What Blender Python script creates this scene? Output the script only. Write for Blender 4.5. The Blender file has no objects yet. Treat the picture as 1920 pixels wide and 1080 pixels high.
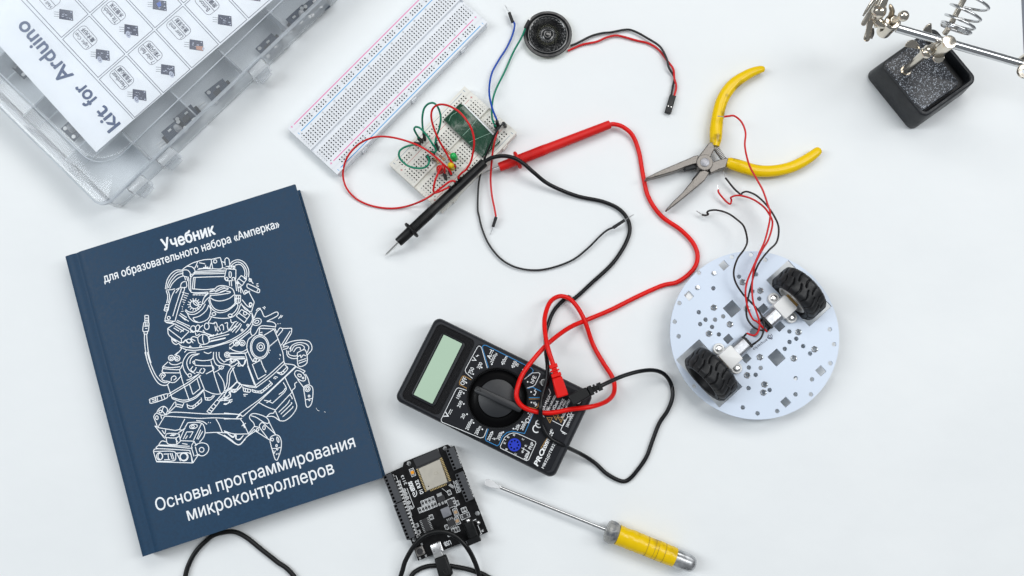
import bpy, bmesh, math, random
from mathutils import Vector, Matrix
from mathutils.geometry import delaunay_2d_cdt
random.seed(7)
SC = bpy.context.scene
COL = SC.collection
pi = math.pi

# ------------------------------------------------------------------ camera
FPX, TILT, D0 = 1707.0, math.radians(8.4), 0.7203     # focal length (px of a 1920 wide picture), tilt, distance
CT, ST = math.cos(TILT), math.sin(TILT)
CAMPOS = Vector((0, -D0 * ST, D0 * CT))
cam = bpy.data.cameras.new('camera')
cam.sensor_width = 36; cam.lens = FPX * 36 / 1920; cam.clip_start = 0.01; cam.clip_end = 20
camo = bpy.data.objects.new('camera', cam); COL.objects.link(camo)
camo.location = CAMPOS; camo.rotation_euler = (TILT, 0, 0)
SC.camera = camo

# ------------------------------------------------------------------ light
SC.view_settings.view_transform = 'Standard'
SC.view_settings.look = 'None'
SC.view_settings.exposure = 0.0
SC.view_settings.gamma = 1.0
SC.view_settings.use_curve_mapping = False
W = bpy.data.worlds.new('World'); SC.world = W; W.use_nodes = True
nt = W.node_tree; nt.nodes.clear()
tc = nt.nodes.new('ShaderNodeTexCoord'); sx = nt.nodes.new('ShaderNodeSeparateXYZ')
rp = nt.nodes.new('ShaderNodeValToRGB'); bg = nt.nodes.new('ShaderNodeBackground'); wo = nt.nodes.new('ShaderNodeOutputWorld')
nt.links.new(tc.outputs['Generated'], sx.inputs[0]); nt.links.new(sx.outputs['Z'], rp.inputs[0])
nt.links.new(rp.outputs[0], bg.inputs[0]); nt.links.new(bg.outputs[0], wo.inputs[0])
rp.color_ramp.elements[0].position = 0.0; rp.color_ramp.elements[0].color = (.50, .52, .55, 1)   # pale walls of the room
rp.color_ramp.elements[1].position = 0.75; rp.color_ramp.elements[1].color = (.56, .60, .64, 1)   # white ceiling
bg.inputs['Strength'].default_value = 0.42
def panel(name, loc, sx_, sy_, watts, col):
    l = bpy.data.lights.new(name, 'AREA'); l.shape = 'RECTANGLE'; l.size = sx_; l.size_y = sy_
    l.energy = watts; l.color = col
    o = bpy.data.objects.new(name, l); COL.objects.link(o); o.location = loc
    o.rotation_euler = (Vector((0, 0, 0)) - Vector(loc)).to_track_quat('-Z', 'Y').to_euler()
    return o
panel('ceiling_lamp', (0.35, 1.05, 1.75), 1.5, 0.7, 14.6, (1.0, .985, .96))
panel('ceiling_lamp', (-1.38, 0.15, 1.7), 0.5, 1.6, 21.6, (.93, .97, 1.0))
panel('ceiling_lamp', (1.22, 0.25, 1.75), 0.5, 1.5, 17.2, (.97, .985, 1.0))

# ------------------------------------------------------------------ pixel -> place
def P(px, py, z=0.0):
    u, v = px - 960.0, 540.0 - py
    d = Vector((u, v * CT + FPX * ST, v * ST - FPX * CT))
    t = (z - CAMPOS.z) / d.z
    return CAMPOS + d * t
def pxm(px, py, z=0.0):                    # metres of one photo pixel there
    return (P(px + 1, py, z) - P(px, py, z)).length
def CR(ox, oy, s):
    return lambda x, y: (ox + x / s, oy + y / s)
def lin(r, g, b, k=0.92):
    f = lambda c: ((c / 255) / 12.92 if c / 255 <= .04045 else ((c / 255 + .055) / 1.055) ** 2.4)
    return (f(r) * k, f(g) * k, f(b) * k)

# ------------------------------------------------------------------ materials
def mat(name, rgb, rough=.5, metal=0., spec=.5, coat=0., trans=0., sss=0., var=0., vscale=200., bump=0., bscale=1500., ior=1.5, alt=None, altlo=.5, althi=.6, rvar=0.):
    m = bpy.data.materials.new(name); m.use_nodes = True
    t = m.node_tree; b = t.nodes['Principled BSDF']
    b.inputs['Base Color'].default_value = (*rgb, 1); b.inputs['Roughness'].default_value = rough
    b.inputs['Metallic'].default_value = metal; b.inputs['Specular IOR Level'].default_value = spec
    b.inputs['Coat Weight'].default_value = coat; b.inputs['Coat Roughness'].default_value = .08
    b.inputs['Transmission Weight'].default_value = trans; b.inputs['IOR'].default_value = ior
    if sss:
        b.inputs['Subsurface Weight'].default_value = sss
        b.inputs['Subsurface Radius'].default_value = (.002, .002, .002); b.inputs['Subsurface Scale'].default_value = 1.0
    if var or bump or alt or rvar:
        tcn = t.nodes.new('ShaderNodeTexCoord')
    if var or alt or rvar:
        n = t.nodes.new('ShaderNodeTexNoise'); n.inputs['Scale'].default_value = vscale; n.inputs['Detail'].default_value = 5
        t.links.new(tcn.outputs['Object'], n.inputs['Vector'])
        if var or alt:
            r = t.nodes.new('ShaderNodeValToRGB')
            if alt:
                r.color_ramp.elements[0].position = altlo; r.color_ramp.elements[1].position = althi
                r.color_ramp.elements[0].color = (*rgb, 1); r.color_ramp.elements[1].color = (*alt, 1)
            else:
                r.color_ramp.elements[0].position = .3; r.color_ramp.elements[1].position = .7
                r.color_ramp.elements[0].color = (*[c * (1 - var) for c in rgb], 1); r.color_ramp.elements[1].color = (*[min(1, c * (1 + var)) for c in rgb], 1)
            t.links.new(n.outputs['Fac'], r.inputs[0]); t.links.new(r.outputs[0], b.inputs['Base Color'])
        if rvar:
            mr = t.nodes.new('ShaderNodeMapRange'); mr.inputs[1].default_value = .35; mr.inputs[2].default_value = .65
            mr.inputs[3].default_value = max(.02, rough - rvar); mr.inputs[4].default_value = min(1, rough + rvar)
            t.links.new(n.outputs['Fac'], mr.inputs[0]); t.links.new(mr.outputs[0], b.inputs['Roughness'])
    if bump:
        n2 = t.nodes.new('ShaderNodeTexNoise'); n2.inputs['Scale'].default_value = bscale; n2.inputs['Detail'].default_value = 3
        bp = t.nodes.new('ShaderNodeBump'); bp.inputs['Strength'].default_value = bump; bp.inputs['Distance'].default_value = .0005
        t.links.new(tcn.outputs['Object'], n2.inputs['Vector']); t.links.new(n2.outputs['Fac'], bp.inputs['Height'])
        t.links.new(bp.outputs[0], b.inputs['Normal'])
    return m
def clear_plastic(name, tint, haze, rough, vscale=25.):
    m = bpy.data.materials.new(name); m.use_nodes = True
    t = m.node_tree; t.nodes.remove(t.nodes['Principled BSDF']); out = t.nodes['Material Output']
    tr = t.nodes.new('ShaderNodeBsdfTransparent'); tr.inputs[0].default_value = (*tint, 1)
    df = t.nodes.new('ShaderNodeBsdfDiffuse'); df.inputs[0].default_value = (.89, .94, .99, 1)
    tl = t.nodes.new('ShaderNodeBsdfTranslucent'); tl.inputs[0].default_value = (.89, .94, .99, 1)
    gl = t.nodes.new('ShaderNodeBsdfGlossy'); gl.inputs['Roughness'].default_value = rough; gl.inputs[0].default_value = (1, 1, 1, 1)
    fr = t.nodes.new('ShaderNodeFresnel'); fr.inputs[0].default_value = 1.36
    m0, m1_, m2 = (t.nodes.new('ShaderNodeMixShader') for _ in range(3)); m0.inputs[0].default_value = .3
    t.links.new(df.outputs[0], m0.inputs[1]); t.links.new(tl.outputs[0], m0.inputs[2])
    lw = t.nodes.new('ShaderNodeLayerWeight'); lw.inputs[0].default_value = .25
    tcn = t.nodes.new('ShaderNodeTexCoord'); n = t.nodes.new('ShaderNodeTexNoise'); n.inputs['Scale'].default_value = vscale; n.inputs['Detail'].default_value = 6
    t.links.new(tcn.outputs['Object'], n.inputs[0])
    mr = t.nodes.new('ShaderNodeMapRange'); mr.inputs[1].default_value = .3; mr.inputs[2].default_value = .7
    mr.inputs[3].default_value = haze * .55; mr.inputs[4].default_value = haze * 1.5
    t.links.new(n.outputs['Fac'], mr.inputs[0])
    ad = t.nodes.new('ShaderNodeMath'); ad.operation = 'MULTIPLY_ADD'; ad.inputs[1].default_value = .6; ad.use_clamp = True
    t.links.new(lw.outputs['Facing'], ad.inputs[0]); t.links.new(mr.outputs[0], ad.inputs[2])
    t.links.new(ad.outputs[0], m1_.inputs[0]); t.links.new(tr.outputs[0], m1_.inputs[1]); t.links.new(m0.outputs[0], m1_.inputs[2])
    t.links.new(fr.outputs[0], m2.inputs[0]); t.links.new(m1_.outputs[0], m2.inputs[1]); t.links.new(gl.outputs[0], m2.inputs[2])
    t.links.new(m2.outputs[0], out.inputs[0])
    return m

M = {}
M['cable_red'] = mat('red_pvc', lin(226, 16, 8), .38, spec=.28, var=.06, vscale=60)
M['probe_red'] = mat('red_rubber', lin(214, 26, 22), .48, spec=.28, var=.05, vscale=90, bump=.05)
M['cable_black'] = mat('black_pvc', (.004, .0045, .006), .34, spec=.3, rvar=.08, vscale=80)
M['probe_black'] = mat('black_rubber', (.004, .0045, .005), .40, spec=.3, rvar=.1, vscale=90, bump=.05)
M['housing'] = mat('black_housing', (.009, .0095, .011), .5, spec=.35)
M['wire_red'] = mat('red_wire', lin(206, 16, 20), .35, spec=.35, var=.08, vscale=80)
M['wire_green'] = mat('green_wire', lin(0, 128, 98), .38, spec=.35, var=.08, vscale=80)
M['wire_blue'] = mat('blue_wire', lin(0, 70, 172), .38, spec=.35, var=.08, vscale=80)
M['wire_black'] = mat('black_wire', (.007, .0075, .009), .4, spec=.4)
M['wire_brown'] = mat('dark_brown_wire', (.012, .007, .007), .42, spec=.4)
M['steel'] = mat('bright_steel', (.62, .62, .61), .2, 1., rvar=.08, vscale=250)
M['chrome'] = mat('polished_chrome', (.60, .61, .62), .14, 1.)
M['nickel'] = mat('nickel_plate', (.66, .605, .52), .16, 1., var=.1, vscale=120, rvar=.08)
M['tin'] = mat('tinned_metal', (.72, .72, .71), .28, 1.)
M['dark_steel'] = mat('worn_tool_steel', (.20, .185, .17), .42, .85, var=.3, vscale=300, bump=.12, bscale=900, rvar=.1)
M['brass'] = mat('brass', (.62, .4, .16), .3, 1.)
M['white_print'] = mat('white_ink', (.8, .82, .83), .5)
M['paper'] = mat('printed_paper', (.87, .895, .93), .6, var=.02, vscale=40)
M['ink_navy'] = mat('navy_ink', lin(38, 66, 112), .55)
M['ink_line'] = mat('line_ink', lin(30, 48, 74), .55)
M['ink_dark'] = mat('dark_ink', lin(30, 38, 70), .55)
M['ink_blue'] = mat('blue_ink', lin(40, 90, 190), .55)
M['ink_copper'] = mat('copper_ink', lin(190, 130, 100), .55)
M['ink_pale'] = mat('pale_ink', lin(190, 196, 215), .55)

# ------------------------------------------------------------------ mesh builder
def catmull(pts, sub=6, closed=False):
    n = len(pts)
    if n < 3: return [Vector(p) for p in pts]
    pts = [Vector(p) for p in pts]; out = []
    for i in range(n if closed else n - 1):
        p1, p2 = pts[i], pts[(i + 1) % n]
        p0 = pts[i - 1] if (closed or i > 0) else p1 * 2 - p2
        p3 = pts[(i + 2) % n] if (closed or i + 2 < n) else p2 * 2 - p1
        for k in range(sub):
            t = k / sub
            out.append(.5 * ((2 * p1) + (p2 - p0) * t + (2 * p0 - 5 * p1 + 4 * p2 - p3) * t * t + (3 * p1 - p0 - 3 * p2 + p3) * t ** 3))
    if not closed: out.append(pts[-1])
    return out
def rrect(cx, cy, w, h, r, ang=0., n=5):
    r = min(r, w / 2 - 1e-6, h / 2 - 1e-6); out = []
    for sx_, sy_, a0 in ((1, 1, 0), (-1, 1, 90), (-1, -1, 180), (1, -1, 270)):
        for k in range(n + 1):
            a = math.radians(a0 + 90 * k / n)
            out.append((sx_ * (w / 2 - r) + r * math.cos(a), sy_ * (h / 2 - r) + r * math.sin(a)))
    c, s = math.cos(ang), math.sin(ang)
    return [(cx + x * c - y * s, cy + x * s + y * c) for x, y in out]
def circ(cx, cy, rx, ry=None, n=24, ang=0., a0=0.):
    ry = rx if ry is None else ry; c, s = math.cos(ang), math.sin(ang)
    return [(cx + rx * math.cos(a0 + 2 * pi * k / n) * c - ry * math.sin(a0 + 2 * pi * k / n) * s,
             cy + rx * math.cos(a0 + 2 * pi * k / n) * s + ry * math.sin(a0 + 2 * pi * k / n) * c) for k in range(n)]
def _curve_mesh(cu):
    o = bpy.data.objects.new('tmp', cu); COL.objects.link(o)
    bpy.context.view_layer.update()
    me = bpy.data.meshes.new_from_object(o.evaluated_get(bpy.context.evaluated_depsgraph_get()))
    vs = [v.co.copy() for v in me.vertices]; fs = [tuple(p.vertices) for p in me.polygons]
    bpy.data.objects.remove(o); bpy.data.curves.remove(cu); bpy.data.meshes.remove(me)
    return vs, fs
_tc = {}
def _area(lp): return .5 * sum(lp[i - 1][0] * lp[i][1] - lp[i][0] * lp[i - 1][1] for i in range(len(lp)))
def text_geo(body, bold):                            
    key = (body, bold)
    if key in _tc: return _tc[key]
    cu = bpy.data.curves.new('tmp', 'FONT'); cu.body = body; cu.size = 1; cu.offset = bold; cu.resolution_u = 3; cu.fill_mode = 'NONE'
    o = bpy.data.objects.new('tmp', cu); COL.objects.link(o); bpy.context.view_layer.update()
    me = bpy.data.meshes.new_from_object(o.evaluated_get(bpy.context.evaluated_depsgraph_get()))
    nb = {}
    for e in me.edges:
        a, b = e.vertices; nb.setdefault(a, []).append(b); nb.setdefault(b, []).append(a)
    co = [(v.co.x, v.co.y) for v in me.vertices]; seen = set(); loops = []
    for v0 in sorted(nb):
        if v0 in seen: continue
        lp = [v0]; seen.add(v0); cur = min(nb[v0], key=lambda q: (abs(q - v0 - 1)))
        while cur not in seen:
            seen.add(cur); lp.append(cur); nx_ = [q for q in nb[cur] if q not in seen]
            if not nx_: break
            cur = nx_[0]
        pts = [co[i] for i in lp]
        if len(pts) > 2 and abs(_area(pts)) > 1e-7: loops.append(pts)
    bpy.data.objects.remove(o); bpy.data.curves.remove(cu); bpy.data.meshes.remove(me)
    if not loops: _tc[key] = ([], [], []); return _tc[key]
    pts = [p for l in loops for p in l]; ed = []; b = 0      # union of all contours by winding number: self crossing letter outlines stay solid
    for l in loops: ed += [(b + i, b + (i + 1) % len(l)) for i in range(len(l))]; b += len(l)
    ov, _, of = delaunay_2d_cdt([Vector(p) for p in pts], ed, [], 0, 1e-6)[:3]
    fs = []
    for f in of:
        x = sum(ov[k].x for k in f) / len(f); y = sum(ov[k].y for k in f) / len(f); wn = 0
        for i, k in ed:
            x0, y0 = pts[i]; x1, y1 = pts[k]
            if y0 <= y < y1 or y1 <= y < y0:
                if x < x0 + (x1 - x0) * (y - y0) / (y1 - y0): wn += 1 if y1 > y0 else -1
        if wn: fs.append(tuple(f))
    cnt = {}
    for f in fs:
        for a, b in zip(f, f[1:] + f[:1]): cnt.setdefault((min(a, b), max(a, b)), []).append(1)
    rim = [e for e, c in cnt.items() if len(c) == 1]
    _tc[key] = ([Vector((v.x, v.y, 0)) for v in ov], fs, rim)
    return _tc[key]
def fill_geo(loops):
    cu = bpy.data.curves.new('tmp', 'CURVE'); cu.dimensions = '2D'; cu.fill_mode = 'FRONT'
    for lp in loops:
        sp = cu.splines.new('POLY'); sp.points.add(len(lp) - 1); sp.use_cyclic_u = True
        for q, (x, y) in zip(sp.points, lp): q.co = (x * 100, y * 100, 0, 1)     # scaled up: the filler merges very close points
    vs, fs = _curve_mesh(cu)
    return [Vector((v.x / 100, v.y / 100, 0)) for v in vs], fs

class MB:
    def __init__(s): s.v = []; s.f = []; s.mi = []; s.k = 0; s.cur = 0
    def add(s, vs, fs):
        b = len(s.v); s.v += [Vector(v) for v in vs]; s.f += [tuple(i + b for i in f) for f in fs]; s.mi += [s.cur] * len(fs)
    def layers(s, loops, bot=True, top=True):       # [(poly2d, z), ...] same length
        n = len(loops[0][0]); vs = []; fs = []
        for poly, z in loops: vs += [(x, y, z) for x, y in poly]
        for i in range(len(loops) - 1):
            for k in range(n):
                k2 = (k + 1) % n
                fs.append((i * n + k, i * n + k2, (i + 1) * n + k2, (i + 1) * n + k))
        if bot: fs.append(tuple(range(n - 1, -1, -1)))
        if top: fs.append(tuple((len(loops) - 1) * n + k for k in range(n)))
        s.add(vs, fs); return s
    def prism(s, poly, z0, z1): return s.layers([(poly, z0), (poly, z1)])
    def box(s, cx, cy, w, h, z0, z1, ang=0.):
        c, q = math.cos(ang), math.sin(ang)
        return s.prism([(cx + x * c - y * q, cy + x * q + y * c) for x, y in ((-w / 2, -h / 2), (w / 2, -h / 2), (w / 2, h / 2), (-w / 2, h / 2))], z0, z1)
    def rbox(s, cx, cy, w, h, z0, z1, r, bev=.0004, ang=0., n=4):
        return s.layers([(rrect(cx, cy, w, h, r, ang, n), z0), (rrect(cx, cy, w, h, r, ang, n), z1 - bev), (rrect(cx, cy, w - .6 * bev, h - .6 * bev, max(r - .3 * bev, 1e-5), ang, n), z1 - .3 * bev), (rrect(cx, cy, w - 2 * bev, h - 2 * bev, max(r - bev, 1e-5), ang, n), z1)])
    def cyl(s, cx, cy, r, z0, z1, n=20): return s.prism(circ(cx, cy, r, n=n), z0, z1)
    def ring(s, cx, cy, r0, r1, z0, z1, n=24):
        a = circ(cx, cy, r0, n=n); b = circ(cx, cy, r1, n=n)
        return s.layers([(a, z0), (b, z0), (b, z1), (a, z1), (a, z0)], False, False)
    def sheet(s, poly, z): s.add([(x, y, z) for x, y in poly], [tuple(range(len(poly)))]); return s
    def fill(s, loops, z0, z1=None):
        vs, fs = fill_geo(loops)
        if z1 is None:
            s.add([(v.x, v.y, z0) for v in vs], fs); return s
        s.add([(v.x, v.y, z1) for v in vs], fs); s.add([(v.x, v.y, z0) for v in vs], [f[::-1] for f in fs])
        for lp in loops: s.layers([(lp, z0), (lp, z1)], False, False)
        return s
    def tube(s, pts, r, n=10, sub=6, smooth=True, flat=1.0, cap=True):
        m = len(pts); rr = r if isinstance(r, (list, tuple)) else [r] * m
        if smooth and m > 2:
            q = catmull(pts, sub); R = catmull([Vector((x, 0, 0)) for x in rr], sub); rr = [x.x for x in R]
        else: q = [Vector(p) for p in pts]
        vs = []; fs = []; nrm = None
        for i, p in enumerate(q):
            t = (q[min(i + 1, len(q) - 1)] - q[max(i - 1, 0)])
            t = t.normalized() if t.length > 1e-12 else Vector((1, 0, 0))
            if nrm is None:
                up = Vector((0, 0, 1)) if abs(t.z) < .95 else Vector((1, 0, 0))
                nrm = (up - t * up.dot(t)).normalized()
            else:
                nrm = nrm - t * nrm.dot(t); nrm = nrm.normalized() if nrm.length > 1e-9 else t.orthogonal().normalized()
            b = t.cross(nrm)
            for k in range(n):
                a = 2 * pi * k / n
                o = (nrm * math.cos(a) + b * math.sin(a)) * rr[i]
                if flat != 1.0: o.z *= flat
                vs.append(p + o)
        for i in range(len(q) - 1):
            for k in range(n):
                k2 = (k + 1) % n
                fs.append((i * n + k, i * n + k2, (i + 1) * n + k2, (i + 1) * n + k))
        if cap: fs.append(tuple(range(n - 1, -1, -1))); fs.append(tuple((len(q) - 1) * n + k for k in range(n)))
        s.add(vs, fs); return s
    def lathe(s, prof, p0, d, n=24, cap=True):      # prof: (distance along d, radius)
        p0 = Vector(p0); d = Vector(d).normalized(); a = d.orthogonal().normalized(); b = d.cross(a); vs = []; fs = []
        for t, r in prof:
            for k in range(n):
                th = 2 * pi * k / n
                vs.append(p0 + d * t + (a * math.cos(th) + b * math.sin(th)) * max(r, 1e-6))
        for i in range(len(prof) - 1):
            for k in range(n):
                k2 = (k + 1) % n
                fs.append((i * n + k, i * n + k2, (i + 1) * n + k2, (i + 1) * n + k))
        if cap: fs.append(tuple(range(n - 1, -1, -1))); fs.append(tuple((len(prof) - 1) * n + k for k in range(n)))
        s.add(vs, fs); return s
    def bar(s, p0, p1, w0, h0, w1=None, h1=None, up=(0, 0, 1)):
        w1 = w0 if w1 is None else w1; h1 = h0 if h1 is None else h1
        p0, p1 = Vector(p0), Vector(p1); t = (p1 - p0).normalized(); u = Vector(up)
        if abs(t.dot(u)) > .97: u = Vector((1, 0, 0))
        u = (u - t * u.dot(t)).normalized(); b = t.cross(u); vs = []
        for p, w, h in ((p0, w0, h0), (p1, w1, h1)):
            for x, y in ((-1, -1), (1, -1), (1, 1), (-1, 1)): vs.append(p + b * (x * w / 2) + u * (y * h / 2))
        s.add(vs, [(3, 2, 1, 0), (4, 5, 6, 7), (0, 1, 5, 4), (1, 2, 6, 5), (2, 3, 7, 6), (3, 0, 4, 7)]); return s
    def ball(s, c, r, n=16, m=10, squash=1.0):
        return s.lathe([(-r * squash * math.cos(pi * i / m), r * math.sin(pi * i / m)) for i in range(m + 1)], c, (0, 0, 1), n)
    def ribbon(s, pts, w, z, closed=False, sub=0):
        pts = [Vector((p[0], p[1], 0)) for p in pts]
        if sub and len(pts) > 2: pts = catmull(pts, sub, closed)
        n = len(pts); s.k += 1; z = z + (s.k % 40) * 2.5e-6; L = []; R = []
        for i in range(n):
            a = pts[i] - pts[i - 1] if (closed or i > 0) else pts[1] - pts[0]
            b = pts[(i + 1) % n] - pts[i] if (closed or i < n - 1) else a
            if a.length < 1e-9: a = b
            if b.length < 1e-9: b = a
            na = Vector((-a.y, a.x, 0)).normalized(); nb = Vector((-b.y, b.x, 0)).normalized()
            m = na + nb; m = m.normalized() if m.length > 1e-6 else na
            k = w / 2 / max(m.dot(na), .5)
            L.append((pts[i].x + m.x * k, pts[i].y + m.y * k, z)); R.append((pts[i].x - m.x * k, pts[i].y - m.y * k, z))
        fs = [(i, (i + 1) % n, n + (i + 1) % n, n + i) for i in range(n if closed else n - 1)]
        s.add(L + R, fs); return s
    def text(s, body, cx, cy, w, h, ang, z, bold=0., shear=0.):
        vs, fs, loops = text_geo(body, 0)
        if not vs: return s
        x0 = min(v.x for v in vs); x1 = max(v.x for v in vs); y0 = min(v.y for v in vs); y1 = max(v.y for v in vs)
        c, qs = math.cos(ang), math.sin(ang); s.k += 1; z = z + (s.k % 40) * 2.5e-6; out = []
        for v in vs:
            x = ((v.x - x0) / (x1 - x0) - .5) * w; y = ((v.y - y0) / (y1 - y0) - .5) * h; x += shear * y
            out.append((cx + x * c - y * qs, cy + x * qs + y * c, z + v.z))
        s.add(out, fs)
        if bold > .003:                                # heavier weight: a line drawn along every outer edge
            hw = bold * h / max(y1 - y0, .3)
            for i, (a, b) in enumerate(loops):
                p, r = Vector(out[a]), Vector(out[b]); d = r - p
                if d.length < 1e-9: continue
                d.normalize(); n = Vector((-d.y, d.x, 0)) * hw; d = d * hw * .35; zz = Vector((0, 0, 8e-6 + (i % 23) * 1.5e-6))
                s.add([p - d + n + zz, p - d - n + zz, r + d - n + zz, r + d + n + zz], [(0, 1, 2, 3)])
        return s
    def build(s, name, mats, parent=None, smooth=38, bevel=0., recalc=True):
        me = bpy.data.meshes.new(name); me.from_pydata(s.v, [], s.f)
        ms = mats if isinstance(mats, (list, tuple)) else [mats]
        for m in ms: me.materials.append(M[m] if isinstance(m, str) else m)
        if len(ms) > 1: me.polygons.foreach_set('material_index', s.mi)
        if recalc:
            bm = bmesh.new(); bm.from_mesh(me); bmesh.ops.recalc_face_normals(bm, faces=bm.faces); bm.to_mesh(me); bm.free()
        if smooth:
            me.shade_smooth(); me.set_sharp_from_angle(angle=math.radians(smooth))
        o = bpy.data.objects.new(name, me); COL.objects.link(o)
        if parent is not None: o.parent = parent
        if bevel:
            b = o.modifiers.new('bevel', 'BEVEL'); b.width = bevel; b.segments = 2; b.limit_method = 'ANGLE'; b.angle_limit = math.radians(40)
        return o

def tag(o, label, cat, group=None):
    o['label'] = label; o['category'] = cat
    if group: o['group'] = group
    return o
class Thing:                                         # an Empty at the thing's base; parts in its local frame
    def __init__(s, name, label, cat, px, zref=0., ang=0., z0=0., group=None):
        s.o = bpy.data.objects.new(name, None); COL.objects.link(s.o); s.o.empty_display_size = .01
        p = P(px[0], px[1], zref); s.loc = Vector((p.x, p.y, z0)); s.ang = ang
        s.o.location = s.loc; s.o.rotation_euler = (0, 0, ang); tag(s.o, label, cat, group)
        s.Ri = Matrix.Rotation(-ang, 3, 'Z')
    def L(s, px, py=None, z=0.):
        if py is None: px, py = px
        return s.Ri @ (P(px, py, z) - s.loc)
    def L2(s, px, z=0.):
        v = s.L(px[0], px[1], z); return (v.x, v.y)
    def W(s, pts):                                   # (x, y[, z]) -> local points, missing z interpolated
        q = [list(p) for p in pts]; n = len(q); zs = [p[2] if len(p) > 2 else None for p in q]
        d = [0]
        for i in range(1, n): d.append(d[-1] + math.hypot(q[i][0] - q[i - 1][0], q[i][1] - q[i - 1][1]))
        known = [i for i in range(n) if zs[i] is not None]
        for i in range(n):
            if zs[i] is None:
                a = max([k for k in known if k < i], default=known[0]); b = min([k for k in known if k > i], default=known[-1])
                f = 0 if a == b else (d[i] - d[a]) / (d[b] - d[a]); f = f * f * (3 - 2 * f); zs[i] = zs[a] + (zs[b] - zs[a]) * f
        return [s.L(q[i][0], q[i][1], zs[i]) for i in range(n)]
    def rect(s, pts, z):                             # four photo corners -> centre and size along the local axes
        c = [s.L2(p, z) for p in pts]; cx = sum(p[0] for p in c) / 4; cy = sum(p[1] for p in c) / 4
        w = 2 * sum(abs(p[0] - cx) for p in c) / 4; h = 2 * sum(abs(p[1] - cy) for p in c) / 4
        return cx, cy, w, h
    def txt(s, mb, body, px, ln, ht, z, wang=None, bold=0., shear=0.):   # length and height in photo pixels, world angle in degrees
        k = pxm(px[0], px[1], z); x, y = s.L2(px, z)
        a = 0. if wang is None else math.radians(wang) - s.ang
        mb.text(body, x, y, ln * k, ht * k, a, z - s.loc.z, bold, shear)
    def rib(s, mb, pts, wpx, z, closed=False, sub=0):
        k = pxm(pts[0][0], pts[0][1], z)
        mb.ribbon([s.L2(p, z) for p in pts], wpx * k, z - s.loc.z, closed, sub)
def wang(a, b, z=0.):                                # world angle of the direction between two photo points
    d = P(b[0], b[1], z) - P(a[0], a[1], z); return math.atan2(d.y, d.x)

# ================================================================== the setting
def cloth_mat():
    m = bpy.data.materials.new('white_table_cloth'); m.use_nodes = True
    t = m.node_tree; b = t.nodes['Principled BSDF']; b.inputs['Roughness'].default_value = .75; b.inputs['Specular IOR Level'].default_value = .25
    tcn = t.nodes.new('ShaderNodeTexCoord')
    n = t.nodes.new('ShaderNodeTexNoise'); n.inputs['Scale'].default_value = 9; n.inputs['Detail'].default_value = 6
    r = t.nodes.new('ShaderNodeValToRGB'); r.color_ramp.elements[0].position = .3; r.color_ramp.elements[1].position = .7
    r.color_ramp.elements[0].color = (.762, .787, .797, 1); r.color_ramp.elements[1].color = (.795, .818, .824, 1)
    t.links.new(tcn.outputs['Object'], n.inputs['Vector']); t.links.new(n.outputs['Fac'], r.inputs[0]); vo = t.nodes.new('ShaderNodeTexVoronoi'); vo.inputs['Scale'].default_value = 16; t.links.new(tcn.outputs['Object'], vo.inputs['Vector'])   # sparse lint and dust specks
    sp_ = t.nodes.new('ShaderNodeSeparateColor'); t.links.new(vo.outputs['Color'], sp_.inputs[0])
    g1 = t.nodes.new('ShaderNodeMath'); g1.operation = 'GREATER_THAN'; g1.inputs[1].default_value = .72; t.links.new(sp_.outputs[0], g1.inputs[0])
    ml_ = t.nodes.new('ShaderNodeMath'); ml_.operation = 'MULTIPLY'; ml_.inputs[1].default_value = .014; t.links.new(sp_.outputs[1], ml_.inputs[0])
    l1 = t.nodes.new('ShaderNodeMath'); l1.operation = 'LESS_THAN'; t.links.new(vo.outputs['Distance'], l1.inputs[0]); t.links.new(ml_.outputs[0], l1.inputs[1])
    an = t.nodes.new('ShaderNodeMath'); an.operation = 'MULTIPLY'; t.links.new(g1.outputs[0], an.inputs[0]); t.links.new(l1.outputs[0], an.inputs[1])
    am = t.nodes.new('ShaderNodeMath'); am.operation = 'MULTIPLY'; am.inputs[1].default_value = .45; t.links.new(an.outputs[0], am.inputs[0])
    mxc = t.nodes.new('ShaderNodeMix'); mxc.data_type = 'RGBA'; t.links.new(am.outputs[0], mxc.inputs[0]); t.links.new(r.outputs[0], mxc.inputs[6]); mxc.inputs[7].default_value = (.25, .26, .28, 1)
    t.links.new(mxc.outputs[2], b.inputs['Base Color'])
    w1 = t.nodes.new('ShaderNodeTexNoise'); w1.inputs['Scale'].default_value = 1400; w1.inputs['Detail'].default_value = 2
    w2 = t.nodes.new('ShaderNodeTexNoise'); w2.inputs['Scale'].default_value = 14; w2.inputs['Detail'].default_value = 3
    t.links.new(tcn.outputs['Object'], w1.inputs['Vector']); t.links.new(tcn.outputs['Object'], w2.inputs['Vector'])
    b1 = t.nodes.new('ShaderNodeBump'); b1.inputs['Strength'].default_value = .12; b1.inputs['Distance'].default_value = .0004
    b2 = t.nodes.new('ShaderNodeBump'); b2.inputs['Strength'].default_value = .55; b2.inputs['Distance'].default_value = .004
    t.links.new(w1.outputs['Fac'], b1.inputs['Height']); t.links.new(w2.outputs['Fac'], b2.inputs['Height'])
    t.links.new(b2.outputs[0], b1.inputs['Normal']); t.links.new(b1.outputs[0], b.inputs['Normal'])
    return m
from mathutils import noise as mnoise
mb = MB()
e0, e1 = P(1915.5, 0), P(1920.5, 108)                     # the table's right edge just enters the picture
nx, ny = 150, 110; vs = []; fs = []
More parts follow.
